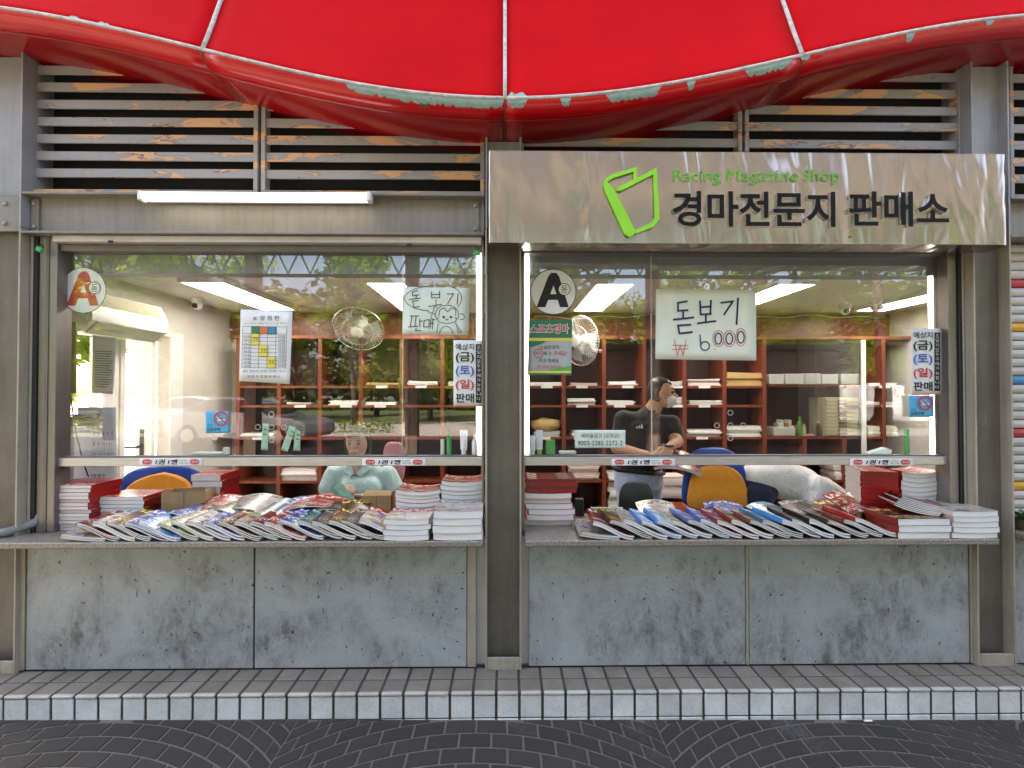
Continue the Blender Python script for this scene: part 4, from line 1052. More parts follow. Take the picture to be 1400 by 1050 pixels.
wp, pk = M['wpaper'], mat('pinkish_paper', (.70, .58, .55), .8, var=.08)
for (a, c, sy, h, m) in ((724, 768, 529, 5, wp), (780, 817, 529, 4, pk), (832, 872, 529, 6, wp), (918, 934, 529, 6, wp), (776, 813, 555.5, 9, wp), (829, 868, 555.5, 6, wp), (919, 934, 555.5, 11, wp), (943, 988, 555.5, 6, wp),
                         (500, 545, 529, 4, M['manila']), (557, 597, 529, 6, wp), (390, 425, 555.5, 3, wp), (450, 490, 555.5, 6, wp), (498, 541, 555.5, 4, wp), (612, 655, 529, 6, wp), (940, 987, 599.5, 9, wp), (918, 934, 599.5, 12, wp),
                         (729, 765, 599.5, 7, M['greyprint']), (783, 800, 599.5, 7, wp), (1189, 1228, 529, 4, wp), (1186, 1226, 555.5, 4, wp), (328, 372, 599.5, 5, wp), (280, 306, 599.5, 5, wp)):
    if a == 729: pstack(a, c, sy, h, m, 'grey folder pile under a soft bag beside the centre column', None, 3)
    elif m is M['manila']: pstack(a, c, sy, h, m, 'thin brown paper pile on a shelf below the wall fan', None, 3)
    elif m is pk: pstack(a, c, sy, h, m, 'pinkish paper pile on a shelf beside the green poster', None, 3)
    else: pstack(a, c, sy, h, m, LW, 'paper stacks in the bookcase', 3 if h < 6 else 4)
pstack(941, 985, 529, 9, [pk, wp], 'pink and white paper pile right of the man in black', None, 5)
pstack(994, 1046, 529, 18, M['manila'], 'thick pile of manila envelopes left of the glass cabinet', None, 7)
pstack(996, 1042, 599.5, 14, [wp, M['gpaper']], 'pile of green and white forms by the speaking holes', None, 6)
pstack(1190, 1230, 599.5, 14, M['ypaper'], 'cream paper block beside the cabinet frame post', None, 5)
pstack(777, 820, 659, 24, pk, 'sagging pink paper block below the rail in the bookcase', None, 8)
pstack(382, 432, 659, 15, [wp, wp, pk], 'loose white paper pile beside the woman in mint', None, 6)
pstack(446, 478, 659, 22, [M['ypaper'], wp], 'tall cream paper pile behind the woman in mint', None, 8)
pstack(833, 846, 690, 56, wp, 'tall white paper column behind the standing man', None, 9, zbase=.33 + .012); pstack(905, 938, 678, 30, [wp, pk], 'white and pink paper block right of the blue jeans', None, 8, Y=1.9, zbase=W(905, 682, 1.9).z)
pstack(1142, 1178, 659, 26, [pk, wp, wp], 'thick paper bundle beside the stooping person', None, 6); pstack(1148, 1176, 695, 30, wp, 'lower white paper bundle behind the stooping person', None, 6, zbase=.34)
pstack(318, 362, 690, 12, [wp, pk], 'flat white paper pile low in the first bookcase bay', None, 4, zbase=.34 + .003)
# five binders in the cabinet
for k, (a, c) in enumerate(((1051, 1071), (1072.5, 1098), (1099, 1121), (1122, 1145), (1148, 1174))):
    xa, xb = WX(a, BY0 + .05), WX(c, BY0 + .05); h = .098 + .004 * (k % 3)
    e = MB().box(xa + .002, xb - .002, BY0 + .03 + .004 * (k % 2), BY0 + .25, ZCS + .001, ZCS + h, c=.004).build('document_box', M['wpaper'], at=((xa + xb) / 2, BY0 + .1, ZCS)); tag(e, 'white document box on the upper cabinet shelf', 'box', 'white boxes in the glass cabinet')
# drawer unit
a, c = W(1127, 598, BY0 + .03), W(1174, 545, BY0 + .03); z0_ = BZ[3] + .0115
du = empty('drawer_unit', ((a.x + c.x) / 2, BY0 + .15, z0_)); tag(du, 'cream desktop drawer unit with ten drawers in the glass cabinet', 'drawer unit')
MB().box(a.x, c.x, BY0 + .04, BY0 + .28, z0_, z0_ + .38, c=.004).build('case', M['cream'], du)
for k in range(10):
    z = z0_ + .012 + k * .036; d = MB().box(a.x + .014, c.x - .012, BY0 + .022, BY0 + .0385, z, z + .030, c=.004).build('drawer', M['cream'], du)
    MB().box((a.x + c.x) / 2 - .04, (a.x + c.x) / 2 + .045, BY0 + .014, BY0 + .0215, z + .004, z + .026, c=.002).build('pull', M['brownhandle'], d)
# odds and ends in the cabinet
zb = BZ[3] + .0115
def bottle(px, Y, zb, h, r, m, cap, label, name='bottle', shoulder=.65):
    x = WX(px, Y); e = empty(name, (x, Y, zb)); tag(e, label, 'bottle')
    MB().lathe([(r * .9, zb), (r, zb + .006), (r, zb + h * shoulder), (r * .45, zb + h * (shoulder + .14)), (r * .4, zb + h * .86)], (x, Y, 0), 14).build('body', m, e, auto=True)
    MB().lathe([(r * .48, zb + h * .862), (r * .46, zb + h)], (x, Y, 0), 12).build('cap', cap, e, auto=True); return e
greenglass = mat('green_bottle', (.12, .38, .06), .25); 
bottle(1093, BY0 + .08, zb, .19, .024, greenglass, M['limeprint'], 'green glass bottle in the cabinet beside a white basket'); bottle(1099, BY0 + .06, zb, .12, .016, M['cream'], M['yellowprint'], 'small cream bottle beside the green bottle in the cabinet')
bottle(1118, BY0 + .05, zb, .15, .022, M['rust'], M['white'], 'small dark bottle with white cap beside the drawer unit')
xa = WX(1068, BY0 + .1); e = empty('wire_basket', (xa, BY0 + .12, zb)); tag(e, 'white basket of odds and ends in the cabinet', 'basket')
MB().box(xa - .11, xa + .11, BY0 + .04, BY0 + .2, zb, zb + .09, c=.01).build('basket', M['white'], e)
for k in range(7): 
    x = xa - .08 + k * .026; MB().box(x, x + .03, BY0 + .06, BY0 + .15, zb + .075, zb + .10 + .03 * (k % 3), c=.006).build('packet', [M['orangeprint'], M['gpaper'], M['wpaper'], M['manila']][k % 4], e)
o = MB().box(xa + .13, xa + .27, BY0 + .14, BY0 + .2, zb, zb + .10, c=.003).build('carton', M['cardboard'], at=(xa, BY0 + .1, zb)); tag(o, 'small brown carton behind the green bottle in the cabinet', 'carton')
o = MB().lathe([(.045, zb), (.05, zb + .012), (.03, zb + .022)], (WX(1108, BY0 + .05), BY0 + .06, 0), 16).build('red_tin', M['pink'], at=(0, 0, 0), smooth=True); tag(o, 'flat reddish tin in front of the carton in the cabinet', 'tin')
# soft bag on the shelf, beside centre column
b = MB(); bm = bmesh.new(); bmesh.ops.create_icosphere(bm, subdivisions=3, radius=1); rnd = random.Random(4)
for v in bm.verts: v.co *= 1 + .15 * math.sin(7 * v.co.x + 3 * v.co.z) * math.cos(5 * v.co.y)
p = W(746, 585, BY0 + .08); b.bm(bm, 0, Matrix.Translation((p.x, BY0 + .11, BZ[3] + .12)) @ Matrix.Diagonal((.15, .09, .07, 1))); o = b.build('cloth_bag', M['manila'], smooth=True); tag(o, 'crumpled beige cloth bag on the shelf beside the centre column', 'bag')

# --- wall fans
def fan(px, py, Y, rad, yaw, pitch, label):
    p = W(px, py, Y); e = empty('wall_fan', (p.x, Y, p.z)); tag(e, label, 'fan')
    def part(name, b, m, smooth=True):
        o = bpy.data.objects.new(name, b.mesh(name, m, smooth)); COL.objects.link(o); o.parent = e; return o
    b = MB().torus((0, 0, 0), rad, .006, 40, 6).torus((0, -.045, 0), rad * .62, .0026, 36, 5).torus((0, -.055, 0), rad * .28, .004, 24, 5)
    for k in range(56):
        a = 2 * math.pi * k / 56; u = Vector((math.cos(a), 0, math.sin(a))); b.tube([u * rad, u * rad * .85 + Vector((0, -.028, 0)), u * rad * .55 + Vector((0, -.048, 0)), u * .05 + Vector((0, -.058, 0))], .0013, 4, cap=False)
    for k in range(40):
        a = 2 * math.pi * k / 40; u = Vector((math.cos(a), 0, math.sin(a))); b.tube([u * rad, u * rad * .8 + Vector((0, .06, 0)), u * .06 + Vector((0, .09, 0))], .0013, 4, cap=False)
    part('guard', b, M['chrome'])
    part('badge', MB().lathe([(.058, -.056), (.055, -.064), (.03, -.067)], (0, 0, 0), 20, 'y'), M['white'])
    for k in range(3):
        b = MB(); a0 = k * 2 * math.pi / 3
        for i in range(7):
            t = i / 6; r = .045 + t * (rad * .86 - .045); wd = .32 + .65 * t - .25 * t * t
            for s_, yy in ((-1, -.012), (0, .008), (1, .03)): a = a0 + s_ * wd * .55; b.v.append((r * math.cos(a), yy, r * math.sin(a)))
        for i in range(6):
            for s_ in range(2): b.f.append((i * 3 + s_, i * 3 + s_ + 1, i * 3 + s_ + 4, i * 3 + s_ + 3)); b.m.append(0)
        part('blade', b, mat('grey_fan_blade_%d%d' % (k, int(px)), (.34, .36, .37), .3, var=.05))
    part('motor', MB().lathe([(.03, -.03), (.05, .06), (.06, .09), (.055, .16), (.03, .18)], (0, 0, 0), 18, 'y'), M['white'])
    b = MB().tube([(0, .12, -.03), (0, .17, -.10), (0, .27, -.12)], .018, 8); part('bracket', b, M['white'])
    e.rotation_euler = (pitch, 0, yaw); return e
fan(490, 450, 2.08, .235, 0, R(40), 'round wall fan with metal guard tilted down behind left window')
fan(793, 466, 2.05, .23, R(-52), R(8), 'white wall fan turned sideways beside the green poster')

# --- left wall: air conditioner, door, boards
ax0, ax1, ay0, ay1 = XL + .002, XL + .245, .53, 1.22
ac = empty('air_conditioner', (XL, .9, 1.9)); tag(ac, 'white wall air conditioner above the bright doorway', 'air conditioner')
def yprism(poly, y0, y1):   # polygon in x,z along y
    return MB().prism(poly, y0, y1)
yprism([(ax0, 1.90), (ax1 - .08, 1.90), (ax1, 1.97), (ax1, 2.06), (ax1 - .05, 2.16), (ax0, 2.17)], ay0, ay1).build('body', M['white'], ac, auto=True)
for k in range(9):
    z = 2.068 + k * .0095; x = ax1 - .005 * k - .004; MB().box(x - .002, x + .006, ay0 + .06, ay1 - .06, z, z + .0045).build('grille_slat', M['cream'], ac)
yprism([(ax1 - .078, 1.897), (ax1 - .070, 1.892), (ax1 + .006, 1.962), (ax1 + .001, 1.968)], ay0 + .04, ay1 - .04).build('flap', M['greyprint'], ac)
for yy in (ay0 - .006, ay1 + .001): MB().box(ax0 + .01, ax1 - .02, yy, yy + .005, 1.93, 2.12, c=.002).build('end_plate', M['white'], ac)
# window in left wall
e = empty('side_window', (XL - .05, .84, .95)); tag(e, 'narrow side window beside the bright doorway', 'window')
MB().box(XL - .055, XL - .05, WY0 + .02, WY1 - .02, .97, 1.96).build('pane', M['glass'], e)
b = MB().box(XL - .08, XL + .008, WY0, WY0 + .03, .951, 1.979).box(XL - .08, XL + .008, WY1 - .03, WY1, .951, 1.979).box(XL - .08, XL + .008, WY0 + .03, WY1 - .03, .951, .98).box(XL - .08, XL + .008, WY0 + .03, WY1 - .03, 1.95, 1.979); b.build('frame', M['white'], e)
o = e
# door frame + leaf opened outwards
e = empty('open_door', (XL, DY0, KZ)); tag(e, 'white door standing open to bright daylight with black lever handle', 'door')
b = MB().box(XL - .10, XL + .012, DY0 - .045, DY0 - .001, KZ, 2.02).box(XL - .10, XL + .012, DY1 + .001, DY1 + .16, KZ, 2.02).box(XL - .10, XL + .012, DY0 - .0008, DY1 + .0008, 1.981, 2.03); b.build('frame', M['white'], e)
b = MB().box(XL - .62, XL - .55, DY1 - .045, DY1 - .005, KZ + .01, 1.975).box(XL - .24, XL - .11, DY1 - .045, DY1 - .005, KZ + .01, 1.975).box(XL - .55, XL - .24, DY1 - .045, DY1 - .005, KZ + .01, KZ + .2).box(XL - .55, XL - .24, DY1 - .045, DY1 - .005, 1.88, 1.975); leaf_ = b.build('leaf', M['white'], e)
MB().box(XL - .552, XL - .238, DY1 - .028, DY1 - .022, KZ + .2, 1.88).build('leaf_pane', M['glass'], leaf_)
hx = W(187, 600, 1.5); b = MB().box(XL - .20, XL - .17, DY1 - .06, DY1 - .046, 1.0, 1.22, c=.003).tube([(XL - .185, DY1 - .06, 1.08), (XL - .185, DY1 - .10, 1.08), (XL - .30, DY1 - .10, 1.08)], .010, 8); b.build('handle', M['blackplastic'], leaf_)
# cardboard board, white locker, calendar, notice
def stand(name, px0, px1, y0, y1, Y, d, m, label, cat, zfloor=None):
    a, c = W(px0, y1, Y), W(px1, y0, Y); z0_ = zfloor if zfloor is not None else a.z
    o = MB().box(a.x, c.x, Y, Y + d, z0_, c.z, c=.003).build(name, m, at=(a.x, Y, z0_)); tag(o, label, cat); return o
stand('cardboard_sheet', 72, 104, 440, 538, .34, .012, M['cardboard'], 'brown cardboard sheet leaning at the left end behind the glass', 'cardboard')
stand('white_locker', 70, 102, 583, 700, .30, .25, M['white'], 'white locker behind the left window jamb', 'locker', KZ + .002)
rnd = random.Random(11)
for k in range(9):
    p = W(74 + k * 4.5, 579 - (k % 3) * 4, .34); o = MB().box(p.x - .07, p.x + .05, .32 + .01 * k, .40 + .01 * k, p.z - .004, p.z + .004).build('pamphlet', [M['pink'], M['wpaper'], M['redink'], M['blueink'], M['manila']][k % 5], at=tuple(p))
    o.rotation_euler = (0, rnd.uniform(-.2, .2), rnd.uniform(-.4, .4)); tag(o, 'coloured pamphlet in the jumble on the white locker', 'pamphlet', 'pamphlets on the white locker')
cal = empty('wall_calendar', (W(131, 655, .42).x, .42, W(131, 655, .42).z)); tag(cal, 'white month calendar hanging behind the red magazine stack', 'calendar')
paper([(106, 557), (159, 557), (160, 657), (107, 658)], .42, M['wpaper'], 'sheet', 8, parent=cal)
cyt = .42 - .004
ptext('7', 131, 137, 566, 574, cyt, M['redink'], cal)
for r_, row in enumerate((('', '', '1', '2', '3', '4', '5'), ('6', '7', '8', '9', '10', '11', '12'), ('13', '14', '15', '16', '17', '18', '19'), ('20', '21', '22', '23', '24', '25', '26'), ('27', '28', '29', '30', '31', '', ''))):
    for k, tx in enumerate(row):
        if tx: x = 115 + k * 6.2; y = 590 + r_ * 14.5; ptext(tx, x, x + (2.2 if len(tx) == 1 else 4), y, y + 4.6, cyt, M['redink'] if k == 0 else M['blueink'] if k == 6 else M['ink'], cal)
e = sheet('pinned_notice', [(127, 458), (160, 462), (154, 539), (126, 537)], M['wpaper'], 'long printed notice hanging in front of the side window', 'notice', Y=.45, seed=9)
for k in range(16): strokes([[(130, 480 + k * 3.2), (154 - (k % 4) * 2, 481 + k * 3.2)]], .7, M['ink'], e, .446, 'print_line')
# cable hanging at the left
b = MB().tube([W(86, 442, .3), W(90, 480, .3), W(95, 530, .3), W(99, 560, .3), (W(104, 590, .3)), W(113, 630, .3), W(121, 652, .3)], .0035, 6); o = b.build('hanging_cable', M['blackplastic'], smooth=True); tag(o, 'dark thin cable hanging past the cardboard sheet', 'cable')

# --- small goods on the window rail
ZRL = ZR1 + .0085; YRL = .108
def tubei(px, h, r, m1, m2, label, name='cream_tube'):
    x = WX(px, YRL); e = empty(name, (x, YRL, ZRL)); tag(e, label, 'tube')
    MB().lathe([(r * .7, ZRL), (r * .7, ZRL + h * .2)], (x, YRL, 0), 12).build('cap', m2, e)
    b = MB(); n = 12
    for t, wx, wy in ((.2, r * .95, r * .95), (.5, r * 1.02, r * .75), (1, r * 1.15, r * .12)):
        for k in range(n): a = 2 * math.pi * k / n; b.v.append((x + wx * math.cos(a), YRL + wy * math.sin(a), ZRL + h * t))
    for i in range(2):
        for k in range(n): b.f.append((i * n + k, i * n + (k + 1) % n, (i + 1) * n + (k + 1) % n, (i + 1) * n + k)); b.m.append(0)
    b.f.append(tuple(2 * n + k for k in range(n))); b.m.append(0); b.build('body', m1, e, smooth=True)
def stick(px, h, r, m1, m2, label):
    x = WX(px, YRL); e = empty('glue_stick', (x, YRL, ZRL)); tag(e, label, 'glue stick')
    MB().lathe([(r, ZRL), (r, ZRL + h * .16)], (x, YRL, 0), 14).build('base', m2, e); MB().lathe([(r * .97, ZRL + h * .161), (r * .97, ZRL + h * .72)], (x, YRL, 0), 14).build('barrel', m1, e, auto=True); MB().lathe([(r, ZRL + h * .721), (r, ZRL + h * .98), (r * .85, ZRL + h)], (x, YRL, 0), 14).build('cap', m2, e, auto=True)
stick(614, .105, .012, M['limeprint'], M['padlock'], 'green glue stick on the rail below the weekday sign'); tubei(634, .13, .018, M['white'], M['white'], 'white squeeze tube on the rail beside a green glue stick')
bottle(649, YRL, ZRL, .105, .015, M['white'], M['white'], 'small white dropper bottle on the rail beside the centre column'); stick(605, .08, .010, M['gpaper'], M['gpaper'], 'pale green glue stick beside the bright green one')
tubei(728, .10, .016, M['white'], M['gpaper'], 'short white squeeze tube on the rail under the green poster'); tubei(737.5, .13, .017, M['white'], M['lime'], 'white squeeze tube with lime cap on the rail')
stand('green_box', 747, 759, 602, 621, .10, .03, M['limeprint'], 'small dark green box standing on the rail', 'box', ZRL); stand('stapler', 765, 788, 617, 621, .10, .04, M['gpaper'], 'pale flat stapler on the rail beside the green box', 'stapler', ZRL)
stick(1239, .135, .012, M['limeprint'], M['padlock'], 'bright green glue stick on the rail beside the right weekday sign')
p0 = WX(1200, YRL); e = MB().prism([(p0 - .06, ZRL), (p0 + .055, ZRL), (p0 + .06, ZRL + .022), (p0 + .03, ZRL + .034), (p0 - .055, ZRL + .008)], YRL - .02, YRL + .02).build('stapler', M['ypaper'], at=(p0, YRL, ZRL)); tag(e, 'beige stapler on the rail beside the cabinet post', 'stapler')
stand('ink_pad', 262, 301, 619, 625, .10, .06, M['ypaper'], 'flat cream ink pad box on the rail under the blue sticker', 'box', ZRL); stand('paper_cup', 304, 311, 612, 624, .10, .025, M['gpaper'], 'tiny pale cup on the rail under the blue sticker', 'cup', ZRL)
# green slips hanging on the left glass
for pts, lab in (([(359, 579), (368, 579), (366, 616), (357, 615)], 'upright green paper slip taped by the speaking holes'), ([(396, 582), (405, 584), (393, 618), (384, 615)], 'slanting green paper slip taped beside the speaking holes'), ([(404, 586), (411, 590), (410, 617), (401, 616)], 'green slip with yellow edge taped right of the slanting one')):
    e = sheet('green_slip', pts, M['money'], lab, 'slip', Y=SG + .004, seed=len(lab)); x, y = pts[0]; strokes([[(x + 2, y + 8), (x + 5, y + 9)], [(x + 1, y + 14), (x + 5, y + 15)]], 1.5, M['greenprint'], e, SG, 'print_mark')
# ================================================================== MAGAZINES
def mag_meshes(Wd, L, T, zf, n=12, tf=None):
    """page block and cover of one magazine; x across (spine at -x), y depth, z up; zf(u) centre-line height for u 0..1"""
    xs_ = [-Wd / 2 + Wd * i / n for i in range(n + 1)]; tc = .0006; tf = tf or (lambda u: T)
    b = MB(); uv = []
    for (y, vv) in ((-L / 2 + .0015, 0), (L / 2 - .0015, 1)):
        for i, x in enumerate(xs_):
            xx = x + (.0012 if i == 0 else -.0015 if i == n else 0)
            b.v.append((xx, y, zf(i / n) + tc)); b.v.append((xx, y, zf(i / n) + tf(i / n) - tc))
    m_ = 2 * (n + 1)
    def face(q, uvs): b.f.append(q); b.m.append(0); uv.append(uvs)
    for i in range(n):
        a = 2 * i; u0, u1 = i / n, (i + 1) / n
        face((a, a + 2, a + 3, a + 1), [(u0, 0), (u1, 0), (u1, 1), (u0, 1)])
        face((m_ + a + 2, m_ + a, m_ + a + 1, m_ + a + 3), [(u1, 0), (u0, 0), (u0, 1), (u1, 1)])
        face((a + 1, a + 3, m_ + a + 3, m_ + a + 1), [(u0, 0)] * 4); face((a + 2, a, m_ + a, m_ + a + 2), [(u0, 0)] * 4)
    e_ = 2 * n
    face((e_, m_ + e_, m_ + e_ + 1, e_ + 1), [(0, 0), (1, 0), (1, 1), (0, 1)]); face((m_, 0, 1, m_ + 1), [(0, 0), (1, 0), (1, 1), (0, 1)])
    pm = bpy.data.meshes.new('pages'); pm.from_pydata(b.v, [], b.f); ul = pm.uv_layers.new(name='UVMap')
    k = 0
    for f in uv:
        for c in f: ul.data[k].uv = c; k += 1
    # cover ribbon: bottom, spine, top
    path = [(xs_[i], zf(i / n), -(i / n) - .1) for i in range(n, -1, -1)] + [(xs_[0] - .0004, zf(0) + tf(0) * .5, -.05)] + [(xs_[i], zf(i / n) + tf(i / n), i / n) for i in range(n + 1)]
    vs = []; fs = []; uvs = []
    for (x, z, u) in path: vs += [(x, -L / 2, z), (x, L / 2, z)]
    for i in range(len(path) - 1):
        fs.append((2 * i, 2 * i + 2, 2 * i + 3, 2 * i + 1)); ua, ub = path[i][2], path[i + 1][2]; uvs.append([(ua, 0), (ub, 0), (ub, 1), (ua, 1)])
    cm = bpy.data.meshes.new('cover'); cm.from_pydata(vs, [], fs); ul = cm.uv_layers.new(name='UVMap'); k = 0
    for f in uvs:
        for c in f: ul.data[k].uv = c; k += 1
    for me in (pm, cm): me.materials.append(M['pages']); me.polygons.foreach_set('use_smooth', [True] * len(me.polygons))
    cm.polygons.foreach_set('use_smooth', [False] * len(cm.polygons)); pm.polygons.foreach_set('use_smooth', [False] * len(pm.polygons))
    return pm, cm
def magazine(meshes, loc, rot, cover, label, group, pages='pages'):
    e = empty('magazine', loc); e.rotation_euler = rot; tag(e, label, 'magazine', group)
    for nm, me, mt in (('pages', meshes[0], M[pages]), ('cover', meshes[1], M['cover'][cover])):
        o = bpy.data.objects.new(nm, me); COL.objects.link(o); o.parent = e
        o.material_slots[0].link = 'OBJECT'; o.material_slots[0].material = mt
    return e
CT = .8062   # counter top
SLOPE, EASE = .50, .07
def fan_profile(Wd, s_, e_):
    def zf(u):
        d = Wd * (1 - u)
        z = s_ * (d - e_ / 2) if d > e_ else s_ * d * d / (2 * e_)
        q = max(0, (d - Wd * .7) / (Wd * .3)); return z - .012 * q * q
    return zf
CN = ['tan', 'dark red', 'grey-white', 'black and yellow', 'blue', 'bright blue', 'lime and black', 'pale green', 'red-titled', 'maroon', 'black', 'cream', 'plain red', 'teal']
def fan_row(px0, px1, yf_, seq, side):
    x0_, x1_ = W(px0, 735, yf_).x, W(px1, 735, yf_).x
    rnd = random.Random(len(seq)); n = len(seq); p = (x1_ - x0_ - .205) / (n - 1)
    gr_ = SLOPE * (p - EASE / 2) * .97      # room for one group at its right end
    for i, cv in enumerate(seq):
        per = rnd.choice((2, 2, 3)); T = gr_ / per
        Wd, L = rnd.uniform(.195, .215), rnd.uniform(.25, .275)
        tap = rnd.uniform(.35, .75)
        ms = mag_meshes(Wd, L, T * .97, fan_profile(Wd, SLOPE, EASE) if i else (lambda u: .02 * (1 - u) ** 2), tf=lambda u: T * .97 * (1 + (tap if i else .2) * (1 - u)))
        yy = yf_ + L / 2 + rnd.uniform(.0, .016); rz = rnd.uniform(-.08, .08)
        prev = CN[seq[i - 1]] if i else None
        lab = '%s magazine fanned on the %s counter' % (CN[cv], side) + (', resting on a %s one' % prev if prev and prev != CN[cv] else ', resting on one of its kind' if prev else ', flat at the row start')
        gx = rnd.uniform(-.006, .006) if i else 0
        for k in range(per):
            x = x0_ + .1025 + i * p + gx + k * .004 + rnd.uniform(-.002, .002)
            magazine(ms, (x, yy + rnd.uniform(-.003, .003), CT + k * T + (0.0003 * i)), (0, R(-1.2) * k if i else 0, rz + rnd.uniform(-.01, .01)), cv, lab, 'fanned magazines on the %s counter' % side,
                     'pages_pink' if rnd.random() < .2 else 'pages')
fan_row(80, 548, -.142, [0, 1, 2, 3, 4, 5, 6, 7, 2, 4, 9, 7, 1, 8, 4, 13, 10, 3, 10, 11], 'left')
fan_row(792, 1228, -.142, [0, 1, 3, 2, 5, 5, 7, 4, 4, 1, 9, 9, 13, 5, 10, 10, 10, 9, 12], 'right')
def stack(xa, xb, yfront, L, z0_, h, n, cover, label, group, spine='left', sag=0.0, jit=.006, rz=0.0, pages='pages', seed=1):
    rnd = random.Random(seed); T = h / n; Wd = xb - xa
    if spine in ('front',): ms = mag_meshes(L, Wd, T * .985, lambda u: sag * (2 * u - 1) ** 2)
    else: ms = mag_meshes(Wd, L, T * .985, lambda u: sag * (2 * u - 1) ** 2)
    rot0 = {'left': 0, 'right': math.pi, 'front': math.pi / 2}[spine]
    for k in range(n):
        jx, jy = rnd.uniform(-jit, jit), rnd.uniform(-jit * .6, jit)
        cv = cover if isinstance(cover, int) else cover[k % len(cover)]
        magazine(ms, ((xa + xb) / 2 + jx, yfront + L / 2 + jy, z0_ + k * T), (0, 0, rot0 + rz + rnd.uniform(-.02, .02)), cv, label, group, pages)
# left counter stacks
stack(-2.41, -2.16, .06, .215, CT, .235, 13, 12, 'magazine in the tall red-spined stack beside the left column', 'tall stack by the left column', 'right', seed=2, pages='pages_pink')
stack(-2.17, -1.93, .13, .215, CT, .16, 8, [9, 12], 'magazine in the lower red-spined stack beside the cardboard box', 'lower stack by the cardboard box', 'right', seed=3)
stack(-1.80, -1.63, .33, .2, .80, .25, 7, [12, 12, 1], 'magazine in the red and white stack behind the orange chair', 'stack beside the orange chair', 'right', seed=12, pages='pages_pink')
stack(-.585, -.365, -.142, .235, CT, .10, 4, 11, 'cream magazine in the low flat stack in front of the centre column stacks', 'low flat stack on the left counter', 'left', .006, seed=4)
stack(-.585, -.345, .115, .21, CT, .185, 9, 8, 'red-titled magazine in the sagging stack behind the low flat stack', 'sagging stack on the left counter', 'left', .014, seed=5)
stack(-.350, -.112, -.142, .235, CT, .142, 4, [11, 2], 'thick grey-topped magazine in the front stack against the centre column', 'front stack by the centre column', 'left', .004, .004, seed=6)
stack(-.343, -.115, .115, .21, CT, .235, 10, 8, 'red-titled magazine in the tall stack against the centre column', 'tall stack left of the centre column', 'left', .012, .004, seed=7)
# right counter stacks
stack(.115, .365, .12, .21, CT, .175, 6, 12, 'magazine in the pink-edged stack against the centre column', 'stack right of the centre column', 'right', .004, .012, seed=8, pages='pages_pink')
stack(.105, .385, .12, .21, CT + .178, .075, 4, [12, 1], 'red magazine lying crosswise on the pink-edged stack', 'red magazines on the pink-edged stack', 'front', .0, .008, seed=9)
stack(1.985, 2.165, .13, .23, CT, .285, 24, 12, 'thin bright red magazine in the tall turned stack', 'tall bright red stack', 'front', .0, .003, rz=-.28, seed=10)
stack(2.155, 2.36, .115, .2, CT, .275, 11, 8, 'magazine in the tall sagging white stack beside the right window jamb', 'tall white stack by the right jamb', 'left', .016, .003, seed=11)
stack(1.93, 2.19, -.142, .235, CT, .098, 3, 9, 'magazine in the low stack before the tall red stack', 'low stack before the red one', 'left', .0, .005, seed=13)
stack(2.20, 2.43, -.142, .235, CT, .132, 5, [2, 11], 'magazine in the outermost stack at the counter end', 'stack at the right counter end', 'left', .004, .005, seed=14)
# a leaning bundle on the low stacks
ms = mag_meshes(.2, .2, .007, lambda u: .045 * (1 - u) ** 2)
for k in range(7): magazine(ms, (2.10 + k * .012, .02 + .006 * k, CT + .100 + k * .0055), (0, 0, -.25), [1, 2, 3][k % 3], 'magazine in the leaning bundle on top of the low right stacks', 'leaning bundle')
# loose open sheets and magazines behind the fans
def loose(px, py, Y, w_, l_, rz, tilt, cover, label, m=None):
    p = W(px, py, Y); me = mag_meshes(w_, l_, .006, lambda u: .02 * math.sin(u * 3.1))
    e = magazine(me, (p.x, p.y, p.z), (tilt, 0, rz), cover, label, None)
    if m: e.children[1].material_slots[0].material = m
for a in ((300, 690, .22, .22, .2, .3, .15, 8, 'red open magazine lying behind the fanned row'), (345, 690, .20, .24, .2, -.15, .2, 2, 'white paper magazine leaning behind the fanned row'), (430, 690, .2, .28, .2, .1, .1, 8, 'red magazine lying before the woman in mint')):
    loose(*a, m=M['wpaper'] if a[7] == 2 else None)
loose(1160, 690, .2, .16, .2, .2, .35, 8, 'rolled red and white magazine beside the tall red stack'); loose(1182, 689, .22, .12, .2, -.1, .3, 2, 'white magazine squeezed beside the tall red stack')
rnd = random.Random(31)
for k, (px, cv) in enumerate(((268, 4), (288, 8), (322, 7), (372, 13), (398, 4), (452, 10), (476, 3))):
    loose(px, 699 - (k % 3) * 3, .14 + .03 * (k % 3), .205, .24, rnd.uniform(-.5, .5), rnd.uniform(.05, .25), cv, '%s magazine lying loose behind the left fanned row' % CN[cv] if k not in (4,) else 'blue magazine lying loose before the woman in mint')
for k, (px, cv) in enumerate(((900, 2), (990, 4), (1060, 13), (1100, 10), (1140, 9))):
    loose(px, 701 - (k % 2) * 3, .14 + .03 * (k % 3), .205, .24, rnd.uniform(-.4, .4), rnd.uniform(.05, .2), cv, '%s magazine lying loose behind the right fanned row' % CN[cv])
o = MB().box(W(948, 697, .3).x, W(1010, 697, .3).x, .26, .38, CT, CT + .02, c=.003).build('blue_pamphlet_pile', M['skyprint'], at=(0, 0, 0)); tag(o, 'sky blue pamphlet pile below the large orange chair', 'pamphlets')

